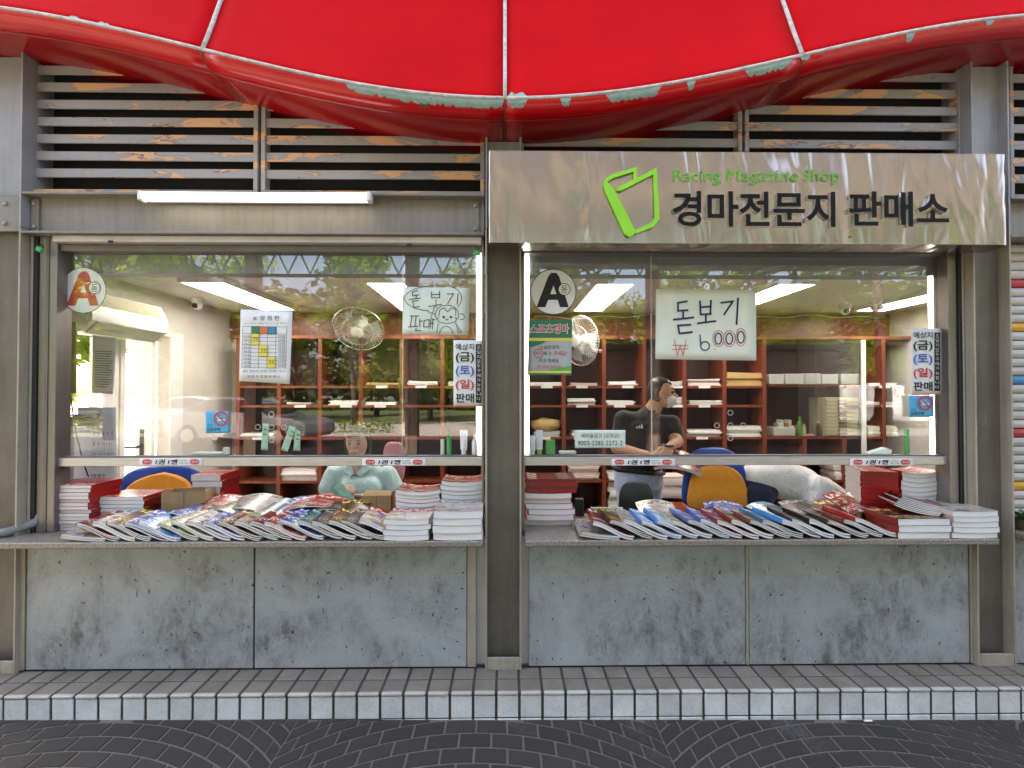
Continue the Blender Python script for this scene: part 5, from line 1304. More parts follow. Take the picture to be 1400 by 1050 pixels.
# --- boxes
def open_box(px0, px1, ptop, Y, d, z0_, label, flap=True, m=None, rz=0):
    xa, xb = WX(px0, Y), WX(px1, Y); zt_ = W(px0, ptop, Y).z; t = .004; m = m or M['cardboard']
    e = empty('cardboard_box', ((xa + xb) / 2, Y + d / 2, z0_)); tag(e, label, 'box')
    b = MB().box(xa, xb, Y, Y + t, z0_ + t, zt_).box(xa, xb, Y + d - t, Y + d, z0_ + t, zt_).box(xa, xa + t, Y + t, Y + d - t, z0_ + t, zt_).box(xb - t, xb, Y + t, Y + d - t, z0_ + t, zt_).box(xa, xb, Y, Y + d, z0_, z0_ + t - .0005); b.build('walls', m, e)
    if flap:
        MB().add([(xa, Y + .001, zt_ + .001), (xb, Y + .001, zt_ + .001), (xb - .01, Y + d * .45, zt_ + .018), (xa + .01, Y + d * .45, zt_ + .022)], [(0, 1, 2, 3)]).build('flap', m, e)
        MB().add([(xb - .001, Y, zt_ + .001), (xb - .001, Y + d, zt_ + .001), (xb + .03, Y + d - .01, zt_ + .04), (xb + .03, Y + .01, zt_ + .04)], [(0, 1, 2, 3)]).build('flap', m, e)
    MB().box((xa + xb) / 2 - .001, (xa + xb) / 2 + .002, Y - .0006, Y, z0_, zt_ - .001).build('edge_joint', M['brownhandle'], e)
    e.rotation_euler = (0, 0, rz); return e
open_box(222, 279, 673, .20, .13, CT, 'brown cardboard box between the red stacks and the fanned row', False, rz=.12)
open_box(495, 535, 678, .24, .14, CT, 'open brown cardboard box at the seated woman\'s hands')
open_box(886, 940, 692, .28, .1, CT, 'low orange-edged carton behind the bright blue magazines', False, M['orangeprint'])
o = MB().box(W(807, 697, .36).x, W(851, 697, .36).x, .345, .355, CT, W(807, 693, .36).z, c=.001).build('price_card', M['ypaper'], at=(0, 0, 0)); tag(o, 'small pale card standing at the back of the right counter', 'card')
o = MB().box(W(786, 690, .37).x, W(797, 690, .37).x, .33, .38, CT, W(786, 681, .37).z, c=.002).build('card_terminal', M['blackplastic'], at=(0, 0, 0)); tag(o, 'black card terminal behind the pink-edged stack', 'terminal')
# desk behind the left counter
e = empty('desk', (-1.1, .6, KZ)); tag(e, 'plain dark desk behind the left counter', 'desk')
MB().box(-2.3, -.35, .42, .78, .70, .735, c=.004).build('desk_top', M['darkwood'], e)
for xx in (-2.25, -.4): MB().box(xx - .02, xx + .02, .45, .75, KZ, .699).build('leg', M['blackplastic'], e)

# ================================================================== CHAIRS
def rounded(wd, ht, d, bow, pinch=0.0, n=28, p=3.2, waist=0.0):
    """cushion-like back: superellipse outline, bowed, thickness d; local x,z centred, y depth"""
    b = MB(); rings = []
    for (s_, yy) in ((.90, -d / 2), (.985, -d * .25), (1, 0), (.985, d * .25), (.90, d / 2)):
        rg = []
        for k in range(n):
            a = 2 * math.pi * k / n; c, s2 = math.cos(a), math.sin(a)
            x = wd / 2 * math.copysign(abs(c) ** (2 / p), c) * s_; z = ht / 2 * math.copysign(abs(s2) ** (2 / p), s2) * s_
            x *= 1 + waist * (-z / ht); z += pinch * (abs(x) / wd * 2 - .5) * (1 if z > 0 else 0)
            rg.append((x, yy + bow * ((x / wd * 2) ** 2), z))
        rings.append(rg)
    for rg in rings: b.v += rg
    for i in range(4):
        for k in range(n): b.f.append((i * n + k, i * n + (k + 1) % n, (i + 1) * n + (k + 1) % n, (i + 1) * n + k)); b.m.append(0)
    for base, yy in ((0, -d / 2), (4 * n, d / 2)):
        ci = len(b.v); b.v.append((0, yy * 1.25, 0))
        # inner ring keeps the bow
        for k in range(n): b.f.append((base + k, base + (k + 1) % n, ci)); b.m.append(0)
    return b
def office_chair(px, py, Y, wd, ht, label, shell, pad, rz=0, arms=True, padscale=(.80, .78), padz=-.03, waist=0.0, rx=0, pinch=0.0):
    p = W(px, py, Y); e = empty('office_chair', (p.x, p.y, KZ)); tag(e, label, 'chair'); zc = p.z - KZ
    def part(name, b, m, smooth=True):
        o = bpy.data.objects.new(name, b.mesh(name, m, smooth)); COL.objects.link(o); o.parent = e; return o
    b = rounded(wd, ht, .045, -.05, waist=waist); b.v = [(x, y + .02, z + zc) for x, y, z in b.v]; part('back_shell', b, shell)
    if pad: b = rounded(wd * padscale[0], ht * padscale[1], .05, -.05, waist=waist, pinch=pinch); b.v = [(x, y - .02, z + zc + padz) for x, y, z in b.v]; part('back_pad', b, pad)
    zs = .44
    b = MB().box(-wd * .5, wd * .5, .0, .44, zs - .05, zs + .02, c=.025); part('seat', b, pad or shell, False)
    part('back_bar', MB().box(-.03, .03, .03, .05, zs - .06, zc - ht * .1), M['blackplastic'], False)
    part('column', MB().lathe([(.03, .08), (.03, zs - .05)], (0, .2, 0), 12), M['blackplastic'])
    for k in range(5):
        a = 2 * math.pi * k / 5; part('foot', MB().tube([(0, .2, .09), (.27 * math.cos(a), .2 + .27 * math.sin(a), .05)], [.022, .016], 8), M['blackplastic']); part('castor', MB().lathe([(.025, -.012), (.025, .012)], (.27 * math.cos(a), .2 + .27 * math.sin(a), .027), 10, 'y'), M['blackplastic'])
    if arms:
        for s_ in (-1, 1): part('armrest', MB().tube([(s_ * (wd * .5 + .02), .22, zs), (s_ * (wd * .5 + .05), .2, zs + .16), (s_ * (wd * .5 + .04), .05, zs + .2), (s_ * (wd * .5 + .03), -.02, zs + .14)], .022, 8), M['blackplastic'])
    e.rotation_euler = (rx, 0, rz); return e
office_chair(226, 672, .62, .50, .32, 'orange chair back in a blue shell behind the cardboard box', M['blueplastic'], M['orange'], rz=.1, padz=-.02, arms=False, pinch=-.04)
office_chair(975, 655, .78, .43, .42, 'large orange chair back in a blue shell beside the standing man', M['blueplastic'], M['orange'], padscale=(.90, .72), padz=-.055, waist=.35)
office_chair(870, 690, .70, .22, .30, 'small black chair back in front of the blue jeans', M['blackplastic'], None, rz=-.35, arms=False)
office_chair(500, 660, 1.15, .44, .42, 'dark chair behind the woman in mint', M['blackplastic'], None, arms=False)
b = rounded(.16, .3, .03, .0); p = W(540, 622, 1.12); b.v = [(x + p.x, y + p.y - .03, z + p.z - .05) for x, y, z in b.v]; o = b.build('pink_towel', M['pink'], smooth=True); tag(o, 'pink towel draped over the chair behind the woman', 'towel')

# ================================================================== PEOPLE
def blob(name, caps, m, parent, voxel=.008, smooth_it=4):
    """one continuous skin grown round tapered limbs: caps = (p0, p1, r0, r1), radii float or (rx, ry, rz)"""
    me = bpy.data.meshes.new(name); allb = MB()
    for p0, p1, r0, r1 in caps:
        bm = bmesh.new()
        for p, r in ((p0, r0), (p1, r1)):
            rr_ = r if isinstance(r, (tuple, list)) else (r, r, r)
            bmesh.ops.create_icosphere(bm, subdivisions=3 if max(rr_) > .03 else 2, radius=1, matrix=Matrix.Translation(Vector(p)) @ Matrix.Diagonal((*rr_, 1)))
        res = bmesh.ops.convex_hull(bm, input=list(bm.verts))
        dele = [g_ for g_ in res['geom_interior'] + res['geom_unused'] if isinstance(g_, bmesh.types.BMVert)]
        bmesh.ops.delete(bm, geom=list(set(dele)), context='VERTS'); allb.bm(bm)
    o = allb.build('t', None); dgm = o.modifiers.new('r', 'REMESH'); dgm.mode = 'VOXEL'; dgm.voxel_size = voxel; dgm.use_smooth_shade = True
    sm = o.modifiers.new('s', 'SMOOTH'); sm.factor = .5; sm.iterations = smooth_it
    dg = bpy.context.evaluated_depsgraph_get(); nm = bpy.data.meshes.new_from_object(o.evaluated_get(dg)); old = o.data
    bpy.data.objects.remove(o); bpy.data.meshes.remove(old)
    org = Vector(parent.location); nm.transform(Matrix.Translation(-org)); nm.materials.clear(); nm.materials.append(m); nm.name = name
    nm.polygons.foreach_set('use_smooth', [True] * len(nm.polygons))
    q = bpy.data.objects.new(name, nm); COL.objects.link(q); q.parent = parent; return q
def hand(wr, d, nrm, s=1.0, curl=.8, side=1):
    """palm, four bent fingers of unequal length and a thumb leaving the side of the palm"""
    wr = Vector(wr); d = Vector(d).normalized(); nrm = Vector(nrm); nrm = (nrm - d * nrm.dot(d)).normalized(); sd = d.cross(nrm).normalized() * side
    caps = []; c0 = wr + d * .02 * s; c1 = wr + d * .075 * s
    for t in (-.026, -.009, .009, .026): caps.append((c0 + sd * t * .8 * s, c1 + sd * t * s, .014 * s, .0115 * s))
    for t, L in ((-.029, .058), (-.0105, .068), (.0095, .073), (.029, .066)):
        base = c1 + sd * t * s; k1 = base + (d * math.cos(curl * .5) + nrm * math.sin(curl * .5)) * L * .48 * s
        k2 = k1 + (d * math.cos(curl * 1.2) + nrm * math.sin(curl * 1.2)) * L * .36 * s; k3 = k2 + (d * math.cos(curl * 1.8) + nrm * math.sin(curl * 1.8)) * L * .28 * s
        caps += [(base, k1, .0095 * s, .0085 * s), (k1, k2, .0085 * s, .0078 * s), (k2, k3, .0078 * s, .0065 * s)]
    tb_ = c0 + sd * .026 * s; t1 = tb_ + (d * .55 + sd * .7 + nrm * .35) * .04 * s; t2 = t1 + (d * .8 + sd * .1 + nrm * .6) * .034 * s
    caps += [(tb_, t1, .0135 * s, .0105 * s), (t1, t2, .0105 * s, .008 * s)]
    return caps
# ---- man in black polo
def man():
    Y = 1.0; P = lambda x, y, dy=0.0: W(x, y, Y + dy)
    hip = P(873, 652); e = empty('person', (hip.x, Y, KZ)); tag(e, 'person standing in black polo, white mask and light jeans holding a magazine', 'person')
    hd = P(905, 537, -.06); nk0, nk1 = P(889, 566), P(899, 549, -.04)
    shL, shR = P(853, 574, .02), P(918, 580, -.04)
    elL, wrL = P(843, 612, -.05), P(886, 622, -.24)
    elR, wrR = P(926, 604, -.16), P(914, 612, -.30)
    body = [(nk0, nk1, .058, .054), (hd, hd, (.074, .092, .105), (.074, .092, .105)),
            (hd + Vector((.018, -.035, -.055)), hd + Vector((.03, -.03, -.072)), (.050, .056, .05), .036),
            (hd + Vector((.070, -.045, -.006)), hd + Vector((.082, -.055, -.024)), .010, .015),            # nose
            (hd + Vector((-.03, -.086, -.008)), hd + Vector((-.035, -.09, -.026)), (.018, .010, .024), (.012, .009, .014)),   # ear
            (hd + Vector((.052, -.05, .026)), hd + Vector((.075, .0, .024)), .018, .016),                  # brow ridge
            (P(846, 598), elL, .045, .042), (elL, wrL, .040, .026), (P(922, 598, -.1), elR, .045, .042), (elR, wrR, .040, .026)]
    body += hand(wrL, (1, -.25, -.05), (.1, -.1, 1), 1.0, .7, 1) + hand(wrR, (-.35, -.5, -.45), (-.4, .2, -.6), 1.0, .9, -1)
    blob('body', body, M['skin'], e, .0062)
    hr = [(hd + Vector((-.018, .012, .030)), hd + Vector((-.03, .02, .01)), (.078, .092, .085), (.070, .088, .08)), (hd + Vector((.0, .005, .070)), hd + Vector((.03, -.008, .064)), (.058, .075, .034), (.034, .055, .026)),
          (hd + Vector((-.035, -.066, .01)), hd + Vector((-.045, -.05, -.045)), (.03, .018, .03), (.028, .02, .02))]
    blob('hair', hr, M['hair'], e, .007, 2)
    mk = [(hd + Vector((.040, -.048, -.052)), hd + Vector((.030, -.036, -.084)), (.050, .060, .036), (.038, .046, .022)), (hd + Vector((.075, -.045, -.040)), hd + Vector((.075, -.045, -.040)), .022, .022)]
    blob('face_mask', mk, M['mask'], e, .006, 3)
    for z_ in (-.028, -.075): MB().tube([hd + Vector((.0, -.089, z_)), hd + Vector((-.030, -.098, -.018))], .0022, 5).build('mask_strap', M['mask'], e)
    for dx, dy in ((.048, -.083), (.078, -.040)):
        q = hd + Vector((dx, dy, .004)); MB().lathe([(.003, .004), (.011, .0), (.003, -.003)], q, 10, 'y').build('eye', M['hair'], e, smooth=True); MB().tube([q + Vector((-.014, -.002, .022)), q + Vector((.012, -.002, .021))], .003, 5).build('eyebrow', M['hair'], e)
    sh = [(P(872, 640), P(880, 600), (.170, .118, .09), (.178, .122, .09)), (P(880, 600), P(884, 582, .0), (.178, .122, .09), (.165, .112, .06)), (shL, shR, .066, .062), (P(884, 572), nk0 + Vector((0, 0, .008)), (.11, .09, .05), .064),
          (shL, P(847, 602, -.01), .072, .062), (shR, P(924, 600, -.09), .068, .06)]
    blob('polo_shirt', sh, M['blackpolo'], e, .009, 5)
    MB().tube([nk0 + Vector((.066 * math.cos(a), -.066 * math.sin(a) + .0, .022 + .012 * math.cos(a))) for a in [k * math.pi / 10 - .5 for k in range(15)]], .010, 6).build('collar', M['blackpolo'], e, smooth=True)
    for k in range(3):      # three-bar chest mark
        c = P(870 + k * 3.4, 583, -.122); 
        MB().add([(c.x - .006, c.y - .012, c.z - .012), (c.x + .010, c.y - .012, c.z - .012), (c.x + .003, c.y - .012, c.z + .004 + k * .008), (c.x - .006, c.y - .012, c.z - .004 + k * .007)], [(0, 1, 2, 3)]).build('chest_mark', M['white'], e)
    kn1, kn2 = P(860, 730), P(890, 730, .06); f1, f2 = Vector((kn1.x - .01, Y, KZ + .06)), Vector((kn2.x + .02, Y + .08, KZ + .06))
    blob('jeans', [(P(873, 646), P(873, 664), (.172, .12, .07), (.176, .125, .07)), (P(860, 670), kn1, .092, .066), (P(887, 670, .03), kn2, .092, .066), (kn1, f1, .066, .052), (kn2, f2, .066, .052)], M['jeans'], e, .010, 4)
    b = MB(); c = P(873, 642.5); b.tube([(c.x + .178 * math.cos(a), c.y + .126 * math.sin(a), c.z - .02 * math.cos(a)) for a in [2 * math.pi * k / 28 for k in range(29)]], .014, 6, cap=False).build('belt', M['blackplastic'], e)
    for f in (f1, f2): blob('shoe', [(f + Vector((0, .03, -.03)), f + Vector((.02, -.13, -.04)), (.045, .05, .03), (.042, .05, .02))], M['blackplastic'], e, .01)
    q = wrR + Vector((-.004, .010, .012)); MB().torus(q, .034, .009, 18, 6, 'z').build('wrist_watch', M['blackplastic'], e, smooth=True)
man()
p = W(928, 628, .72); ms = mag_meshes(.30, .24, .022, lambda u: -.03 * (2 * u - 1) ** 2)
hm = magazine(ms, (p.x, p.y + .05, p.z - .015), (R(22), R(8), -.15), 8, 'thick red magazine held by the man in black', None)
# ---- seated woman in mint polo
def woman():
    Y = .92; P = lambda x, y, dy=0.0: W(x, y, Y + dy)
    c = P(492, 690); e = empty('person', (c.x, Y, KZ)); tag(e, 'person seated in mint polo counting green banknotes', 'person')
    hd = P(489, 604, -.08); nk = P(491, 633, .0)
    shL, shR = P(457, 650), P(530, 650)
    elL, wrL = P(444, 684, -.10), P(462, 676, -.33); elR, wrR = P(546, 684, -.08), P(496, 680, -.33)
    body = [(nk, P(490, 618, -.03), .056, .050), (nk + Vector((0, -.03, -.05)), nk, (.06, .05, .05), .05), (hd, hd, (.074, .088, .108), (.074, .088, .108)), (hd + Vector((0, -.028, -.065)), hd + Vector((0, -.034, -.085)), (.052, .052, .042), (.034, .036, .026)),
            (hd + Vector((0, -.090, .0)), hd + Vector((0, -.104, -.028)), .009, .014), (hd + Vector((-.074, .0, -.01)), hd + Vector((-.075, .0, -.03)), (.010, .018, .025), (.008, .012, .014)), (hd + Vector((.074, .0, -.01)), hd + Vector((.075, .0, -.03)), (.010, .018, .025), (.008, .012, .014)),
            (hd + Vector((-.014, -.082, -.058)), hd + Vector((.014, -.082, -.058)), .011, .011),
            (P(449, 666), elL, .044, .04), (elL, wrL, .039, .027), (P(541, 668), elR, .044, .04), (elR, wrR, .039, .027)]
    body += hand(wrL, (.5, -.35, .35), (.6, .4, -.5), .98, .75, -1) + hand(wrR, (-.8, -.3, .1), (-.1, .4, .6), .98, .8, 1)
    blob('body', body, M['skin2'], e, .0062)
    blob('hair', [(hd + Vector((0, .02, .025)), hd + Vector((0, .035, -.03)), (.084, .085, .095), (.082, .07, .08)), (hd + Vector((-.03, -.035, .080)), hd + Vector((.035, -.03, .080)), (.045, .055, .035), (.045, .055, .035)), (hd + Vector((-.035, -.052, .052)), hd + Vector((.02, -.058, .058)), (.034, .036, .024), (.034, .036, .022)), (hd + Vector((-.072, .01, .02)), hd + Vector((-.074, .02, -.05)), (.018, .04, .03), (.016, .035, .03)), (hd + Vector((.072, .01, .02)), hd + Vector((.074, .02, -.05)), (.018, .04, .03), (.016, .035, .03))], M['hair'], e, .007, 2)
    for s_ in (-1, 1):
        q = hd + Vector((s_ * .029, -.081, -.004)); MB().lathe([(.002, .004), (.007, .0), (.002, -.002)], q, 10, 'y').build('eye', M['hair'], e, smooth=True); MB().tube([q + Vector((-.015, .0, .017)), q + Vector((0, -.003, .020)), q + Vector((.015, .0, .017))], .0018, 5).build('eyebrow', M['hair'], e)
    MB().tube([hd + Vector((-.02, -.092, -.060)), hd + Vector((0, -.095, -.0625)), hd + Vector((.02, -.092, -.060))], .0035, 5).build('lips', M['pink'], e)
    blob('polo_shirt', [(P(492, 720), P(492, 680), (.185, .125, .1), (.180, .125, .08)), (P(480, 668, -.07), P(508, 668, -.07), .078, .078), (P(492, 670), P(492, 655), (.178, .11, .06), (.165, .10, .05)), (shL, shR, .060, .060), (P(472, 644), P(511, 644), .052, .052), (shL, P(448, 668, -.04), .070, .062), (shR, P(541, 670, -.03), .070, .062)], M['mint'], e, .009, 5)
    for s_ in (-1, 1): MB().add([nk + Vector((s_ * .062, -.02, .012)), nk + Vector((s_ * .10, -.045, -.03)), nk + Vector((s_ * .035, -.102, -.075)), nk + Vector((s_ * .006, -.092, -.06)), nk + Vector((s_ * .040, -.06, .0))], [(0, 1, 2, 3, 4)]).build('collar', M['mint'], e)
    k1, k2 = Vector((c.x - .1, Y - .22, .62)), Vector((c.x + .1, Y - .22, .62))
    blob('trousers', [(Vector((c.x, Y, .60)), Vector((c.x, Y, .66)), (.18, .15, .1), (.17, .13, .08)), (Vector((c.x - .09, Y, .60)), k1, .09, .07), (Vector((c.x + .09, Y, .60)), k2, .09, .07), (k1, Vector((k1.x, Y - .2, KZ + .05)), .068, .05), (k2, Vector((k2.x, Y - .2, KZ + .05)), .068, .05)], M['navy'], e, .012)
    return wrL, wrR
wl_, wr_ = woman()
for k in range(3):
    p = W(470 + k * 2, 675, .52); o = MB().box(-.065, .065, -.003, .003, -.026, .026).build('banknote', M['money']); o.location = (p.x, .50 - .006 * k, p.z + .002 * k); o.rotation_euler = (R(-35), R(32 + 9 * k), 0); tag(o, 'green banknote in the hands of the woman in mint', 'banknote', 'banknotes being counted')
# ---- stooping person in white shirt
def stoop():
    Y = .78; P = lambda x, y, dy=0.0: W(x, y, Y + dy)
    hip = P(1034, 652); e = empty('person', (hip.x, Y, KZ)); tag(e, 'person in white shirt bent far forward over the counter goods', 'person')
    sh1 = P(1128, 672, -.05); hd = P(1150, 700, -.10)
    blob('white_shirt', [(P(1034, 652), P(1062, 654), (.095, .13, .095), (.125, .14, .125)), (P(1062, 654), P(1095, 664), (.125, .15, .130), (.12, .155, .130)), (P(1095, 664), P(1120, 676), (.12, .16, .12), (.085, .15, .08)), (P(1117, 668, -.13), P(1122, 668, .14), .085, .085),
                         (P(1117, 672, -.14), P(1111, 694, -.18), .072, .066), (P(1124, 668, .12), P(1146, 680, .10), .085, .07), (P(1128, 678), P(1132, 684, -.02), .070, .058)], M['whiteshirt'], e, .009, 4)
    blob('body', [(P(1128, 680), hd, .056, .056), (hd, hd + Vector((.03, -.02, -.04)), (.085, .078, .10), (.07, .07, .08)), (P(1118, 692, -.22), P(1112, 716, -.20), .045, .04), (P(1112, 716, -.20), P(1128, 728, -.26), .038, .027), (P(1142, 690, .12), P(1150, 716, .06), .045, .04), (P(1150, 716, .06), P(1150, 730, -.04), .038, .027)]
         + hand(P(1128, 728, -.26), (.8, -.4, -.2), (0, 0, -1), 1, .6, 1) + hand(P(1150, 730, -.04), (.6, -.6, -.2), (0, 0, -1), 1, .6, -1), M['skin'], e, .007)
    blob('hair', [(hd + Vector((.005, .0, .01)), hd + Vector((.03, .02, -.02)), (.090, .085, .10), (.075, .075, .08))], M['hair'], e, .009)
    MB().torus(P(1131, 682, -.01), .066, .013, 22, 6, 'z').build('collar', M['whiteshirt'], e, smooth=True)
    q = P(1123, 671, -.175); strokes([[(1121, 673), (1123.5, 670.5), (1126, 673.5)]], .7, M['ink'], e, q.y - .02, 'chest_mark')
    k1, k2 = P(1040, 745, -.06), P(1050, 745, .10)
    blob('trousers', [(P(1031, 662), P(1042, 668), (.085, .13, .09), (.095, .135, .09)), (P(1037, 676, -.06), k1, .095, .07), (P(1042, 676, .08), k2, .095, .07), (k1, Vector((k1.x - .02, Y - .06, KZ + .05)), .068, .052), (k2, Vector((k2.x - .02, Y + .10, KZ + .05)), .068, .052)], M['navy'], e, .011)
stoop()
# ================================================================== ACROSS THE FORECOURT (seen in the glass)
def MV(px, py_base, D):        # place seen mirrored in the window: pixel and path length -> real place before the facade
    x = WX(px, -2.6 + D) ; return Vector((x, 2 * YG - (D - 2.6), -.09))
# --- canopy on columns with lattice trusses
cm_dark = mat('brown_canopy_steel', (.10, .075, .06), .5); cm_pale = mat('pale_truss_paint', (.46, .47, .46), .5); cm_roof = mat('canopy_sheet', (.20, .15, .11), .7)
cn = empty('canopy', (2, -7.5, 0)); tag(cn, 'forecourt canopy with lattice trusses opposite the kiosk', 'canopy')
MB().box(-14, 22, -11.2, -5.0, 5.5, 5.58).build('roof_sheet', cm_roof, cn)
for xx in (MV(345, 0, 11.5).x, MV(563, 0, 11.5).x, 3.4, 10.4, 15.5): MB().box(xx - .14, xx + .14, -8.9, -8.62, -.09, 5.45, c=.01).build('post', cm_dark, cn)
for yy in (-5.6, -8.3, -11.0):
    b = MB(); z0_, z1_ = 4.72, 5.35
    b.box(-13.8, 21.8, yy - .04, yy + .04, z1_, z1_ + .08); b.box(-13.8, 21.8, yy - .04, yy + .04, z0_ - .08, z0_)
    k = 0; x = -13.7
    while x < 21.5:
        b.tube([(x, yy, z0_), (x + .3, yy, z1_)], .025, 5, cap=False); b.tube([(x + .3, yy, z1_), (x + .6, yy, z0_)], .025, 5, cap=False); x += .6
    b.build('truss', cm_pale, cn)
# --- dark block added opposite, so the right window reflects little light
bo = empty('added_dark_block', (4, -12.4, -.06)); tag(bo, 'dark brown block added opposite the kiosk to darken the window reflection', 'added_dark_block')
bm_d = mat('dark_brown_added_cladding', (.035, .018, .014), .6, var=.3)
MB().box(.6, 9.9, -13.2, -12.0, -.06, 2.75).build('walls', bm_d, bo); MB().box(.4, 10.1, -13.4, -11.8, 2.751, 2.9, c=.01).build('roof', cm_dark, bo)
for k in range(12): MB().box(.75 + k * .72, 1.42 + k * .72, -11.985, -11.965, .4, 2.5, c=.004).build('panel', bm_d, bo)
# --- trees
def leaf_mat(name, a, b_, tr):
    g = G(name); g.t.nodes.remove(g.b); oi = g.n('ShaderNodeNewGeometry')
    c = g.mix(g.noise(g.n('ShaderNodeTexCoord').outputs['Object'], 2.5, 3), a, b_)
    d = g.n('ShaderNodeBsdfDiffuse'); t = g.n('ShaderNodeBsdfTranslucent'); g.l(c, d.inputs[0]); t.inputs[0].default_value = (*tr, 1)
    m_ = g.n('ShaderNodeMixShader'); m_.inputs[0].default_value = .45; g.l(d.outputs[0], m_.inputs[1]); g.l(t.outputs[0], m_.inputs[2]); g.l(m_.outputs[0], g.out.inputs[0]); return g.mat
LM = leaf_mat('leaf_green', (.06, .12, .018), (.12, .20, .03), (.34, .42, .05)); BK = mat('bark', (.075, .055, .04), .9, var=.35, scale=12)
def tree_mesh(seed, h, cw, ch, trunk_r, base, n=2600):
    rnd = random.Random(seed); tb = MB(); lv = MB()
    top = Vector((rnd.uniform(-.3, .3), rnd.uniform(-.3, .3), h * .82))
    tb.tube([(0, 0, 0), (.05, 0, h * .25), tuple(top * .6), tuple(top)], [trunk_r * 1.25, trunk_r, trunk_r * .6, trunk_r * .2], 8)
    clumps = []
    for k in range(20):
        a = rnd.uniform(0, 6.28); r = cw * math.sqrt(rnd.random()) * .9; z = base + (h - base) * rnd.random(); r *= 1 - .5 * abs((z - base) / (h - base) - .4)
        c = Vector((r * math.cos(a), r * math.sin(a), z)); clumps.append((c, rnd.uniform(.5, 1.0) * cw * .42)); s_ = Vector((0, 0, min(z * .75, h * .7))); s_ += top * .15
        if k % 2 == 0: tb.tube([s_, s_.lerp(c, .55) + Vector((0, 0, .15)), c], [trunk_r * .38, trunk_r * .2, trunk_r * .07], 5, cap=False)
    for k in range(n):
        c, r = clumps[rnd.randrange(len(clumps))]; v = Vector((rnd.gauss(0, 1), rnd.gauss(0, 1), rnd.gauss(0, .75))).normalized() * r * rnd.random() ** .45
        p = c + v; s_ = rnd.uniform(.09, .19); u = Vector((rnd.gauss(0, 1), rnd.gauss(0, 1), rnd.gauss(0, .6))).normalized(); w_ = u.orthogonal().normalized()
        lv.add([p - u * s_, p + w_ * s_ * .55, p + u * s_, p - w_ * s_ * .55], [(0, 1, 2, 3)])
    return tb.mesh('trunk', BK, True), lv.mesh('crown', LM)
TM = [tree_mesh(1, 7.5, 2.4, 3, .15, 1.9), tree_mesh(2, 6.5, 2.0, 3, .11, 1.5), tree_mesh(3, 9.5, 3.2, 3, .24, 2.2, 3400)]
def tree(k, loc, rz, sc, label, group):
    e = empty('leafy_tree', loc, rz); e.scale = (sc,) * 3; tag(e, label, 'tree', group)
    for nm, me in (('trunk', TM[k][0]), ('crown', TM[k][1])):
        o = bpy.data.objects.new(nm, me); COL.objects.link(o); o.parent = e
rnd = random.Random(21)
for k in range(15):
    px = 60 + k * 88 + rnd.uniform(-20, 20); p = MV(px, 0, 31 + rnd.uniform(-3, 4)); tree(k % 3 if k % 3 < 2 else 0, p, rnd.uniform(0, 6), rnd.uniform(.85, 1.15), 'slim leafy tree along the far side of the car park', 'row of trees across the car park')
for k in range(22):
    p = MV(-150 + k * 80, 0, 44 + rnd.uniform(-3, 6)); tree(2, p, rnd.uniform(0, 6), rnd.uniform(.9, 1.25), 'dense tree in the wood behind the car park', 'wood behind the car park')
for k in range(9):
    p = MV(30 + k * 150 + rnd.uniform(-30, 30), 0, 24 + rnd.uniform(-1.5, 2)); tree(1 if k % 2 else 0, p, rnd.uniform(0, 6), rnd.uniform(.95, 1.2), 'young leafy tree on the near verge of the car park', 'near trees in the car park')
tree(2, MV(1207, 0, 16), 1.0, .95, 'thick-trunked tree standing in front of the parked van', None); tree(0, MV(150, 0, 17), 2.0, 1.0, 'leafy tree beside the parked white car', None); tree(1, MV(225, 0, 22), 3.0, 1.1, 'slim leafy tree behind the parked white car', None)
for k, (x, y) in enumerate(((-9.5, 3.5), (-11, 8), (-13, 1.0), (-8.5, 6.5))): tree(k % 2, Vector((x, y, -.09)), k, .9, 'leafy tree outside the open side door', 'trees beside the kiosk')
# the wood behind, too dense to count, and its shaded grassy floor
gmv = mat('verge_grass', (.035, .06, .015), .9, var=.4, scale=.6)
vg = MB().add([(-110, -110, -.084), (110, -110, -.084), (110, -23.5, -.084), (-110, -23.5, -.084)], [(0, 1, 2, 3)]).build('verge', gmv); tag(vg, 'grassy floor of the wood behind the car park', kind='structure')
b = MB(); r2 = random.Random(5)
for k in range(26000):
    x = r2.uniform(-75, 75); top = 11 + 2.5 * math.sin(x * .35) + 1.5 * math.sin(x * .9 + 1)
    p = Vector((x, -39 - abs(r2.gauss(0, 4)), r2.uniform(-.1, 1) ** 1.0 * top)); s_ = r2.uniform(.25, .6); u = Vector((r2.gauss(0, 1), r2.gauss(0, 1), r2.gauss(0, .7))).normalized(); w_ = u.orthogonal().normalized()
    b.add([p - u * s_, p + w_ * s_ * .6, p + u * s_, p - w_ * s_ * .6], [(0, 1, 2, 3)])
WL = leaf_mat('dark_leaf_green', (.02, .045, .010), (.05, .09, .018), (.05, .08, .01))
tag(b.build('wood', WL), 'dense green wood closing the car park', kind='stuff')
# low hedge strips
hm_ = LM
for xa, xb, y in ((-26, -4.5, -17.2), (8, 26, -19.5)):
    b = MB(); r2 = random.Random(int(xa))
    for k in range(int((xb - xa) * 160)):
        p = Vector((r2.uniform(xa, xb), y + r2.gauss(0, .22), -.09 + r2.uniform(0, .5))); s_ = r2.uniform(.04, .09); u = Vector((r2.gauss(0, 1), r2.gauss(0, 1), r2.gauss(0, 1))).normalized(); w_ = u.orthogonal().normalized()
        b.add([p - u * s_, p + w_ * s_ * .6, p + u * s_, p - w_ * s_ * .6], [(0, 1, 2, 3)])
    o = b.build('hedge', LM, at=(xa, y, -.09)); tag(o, 'low green hedge along the ' + ('left' if xa < 0 else 'right') + ' car park verge', 'hedge')
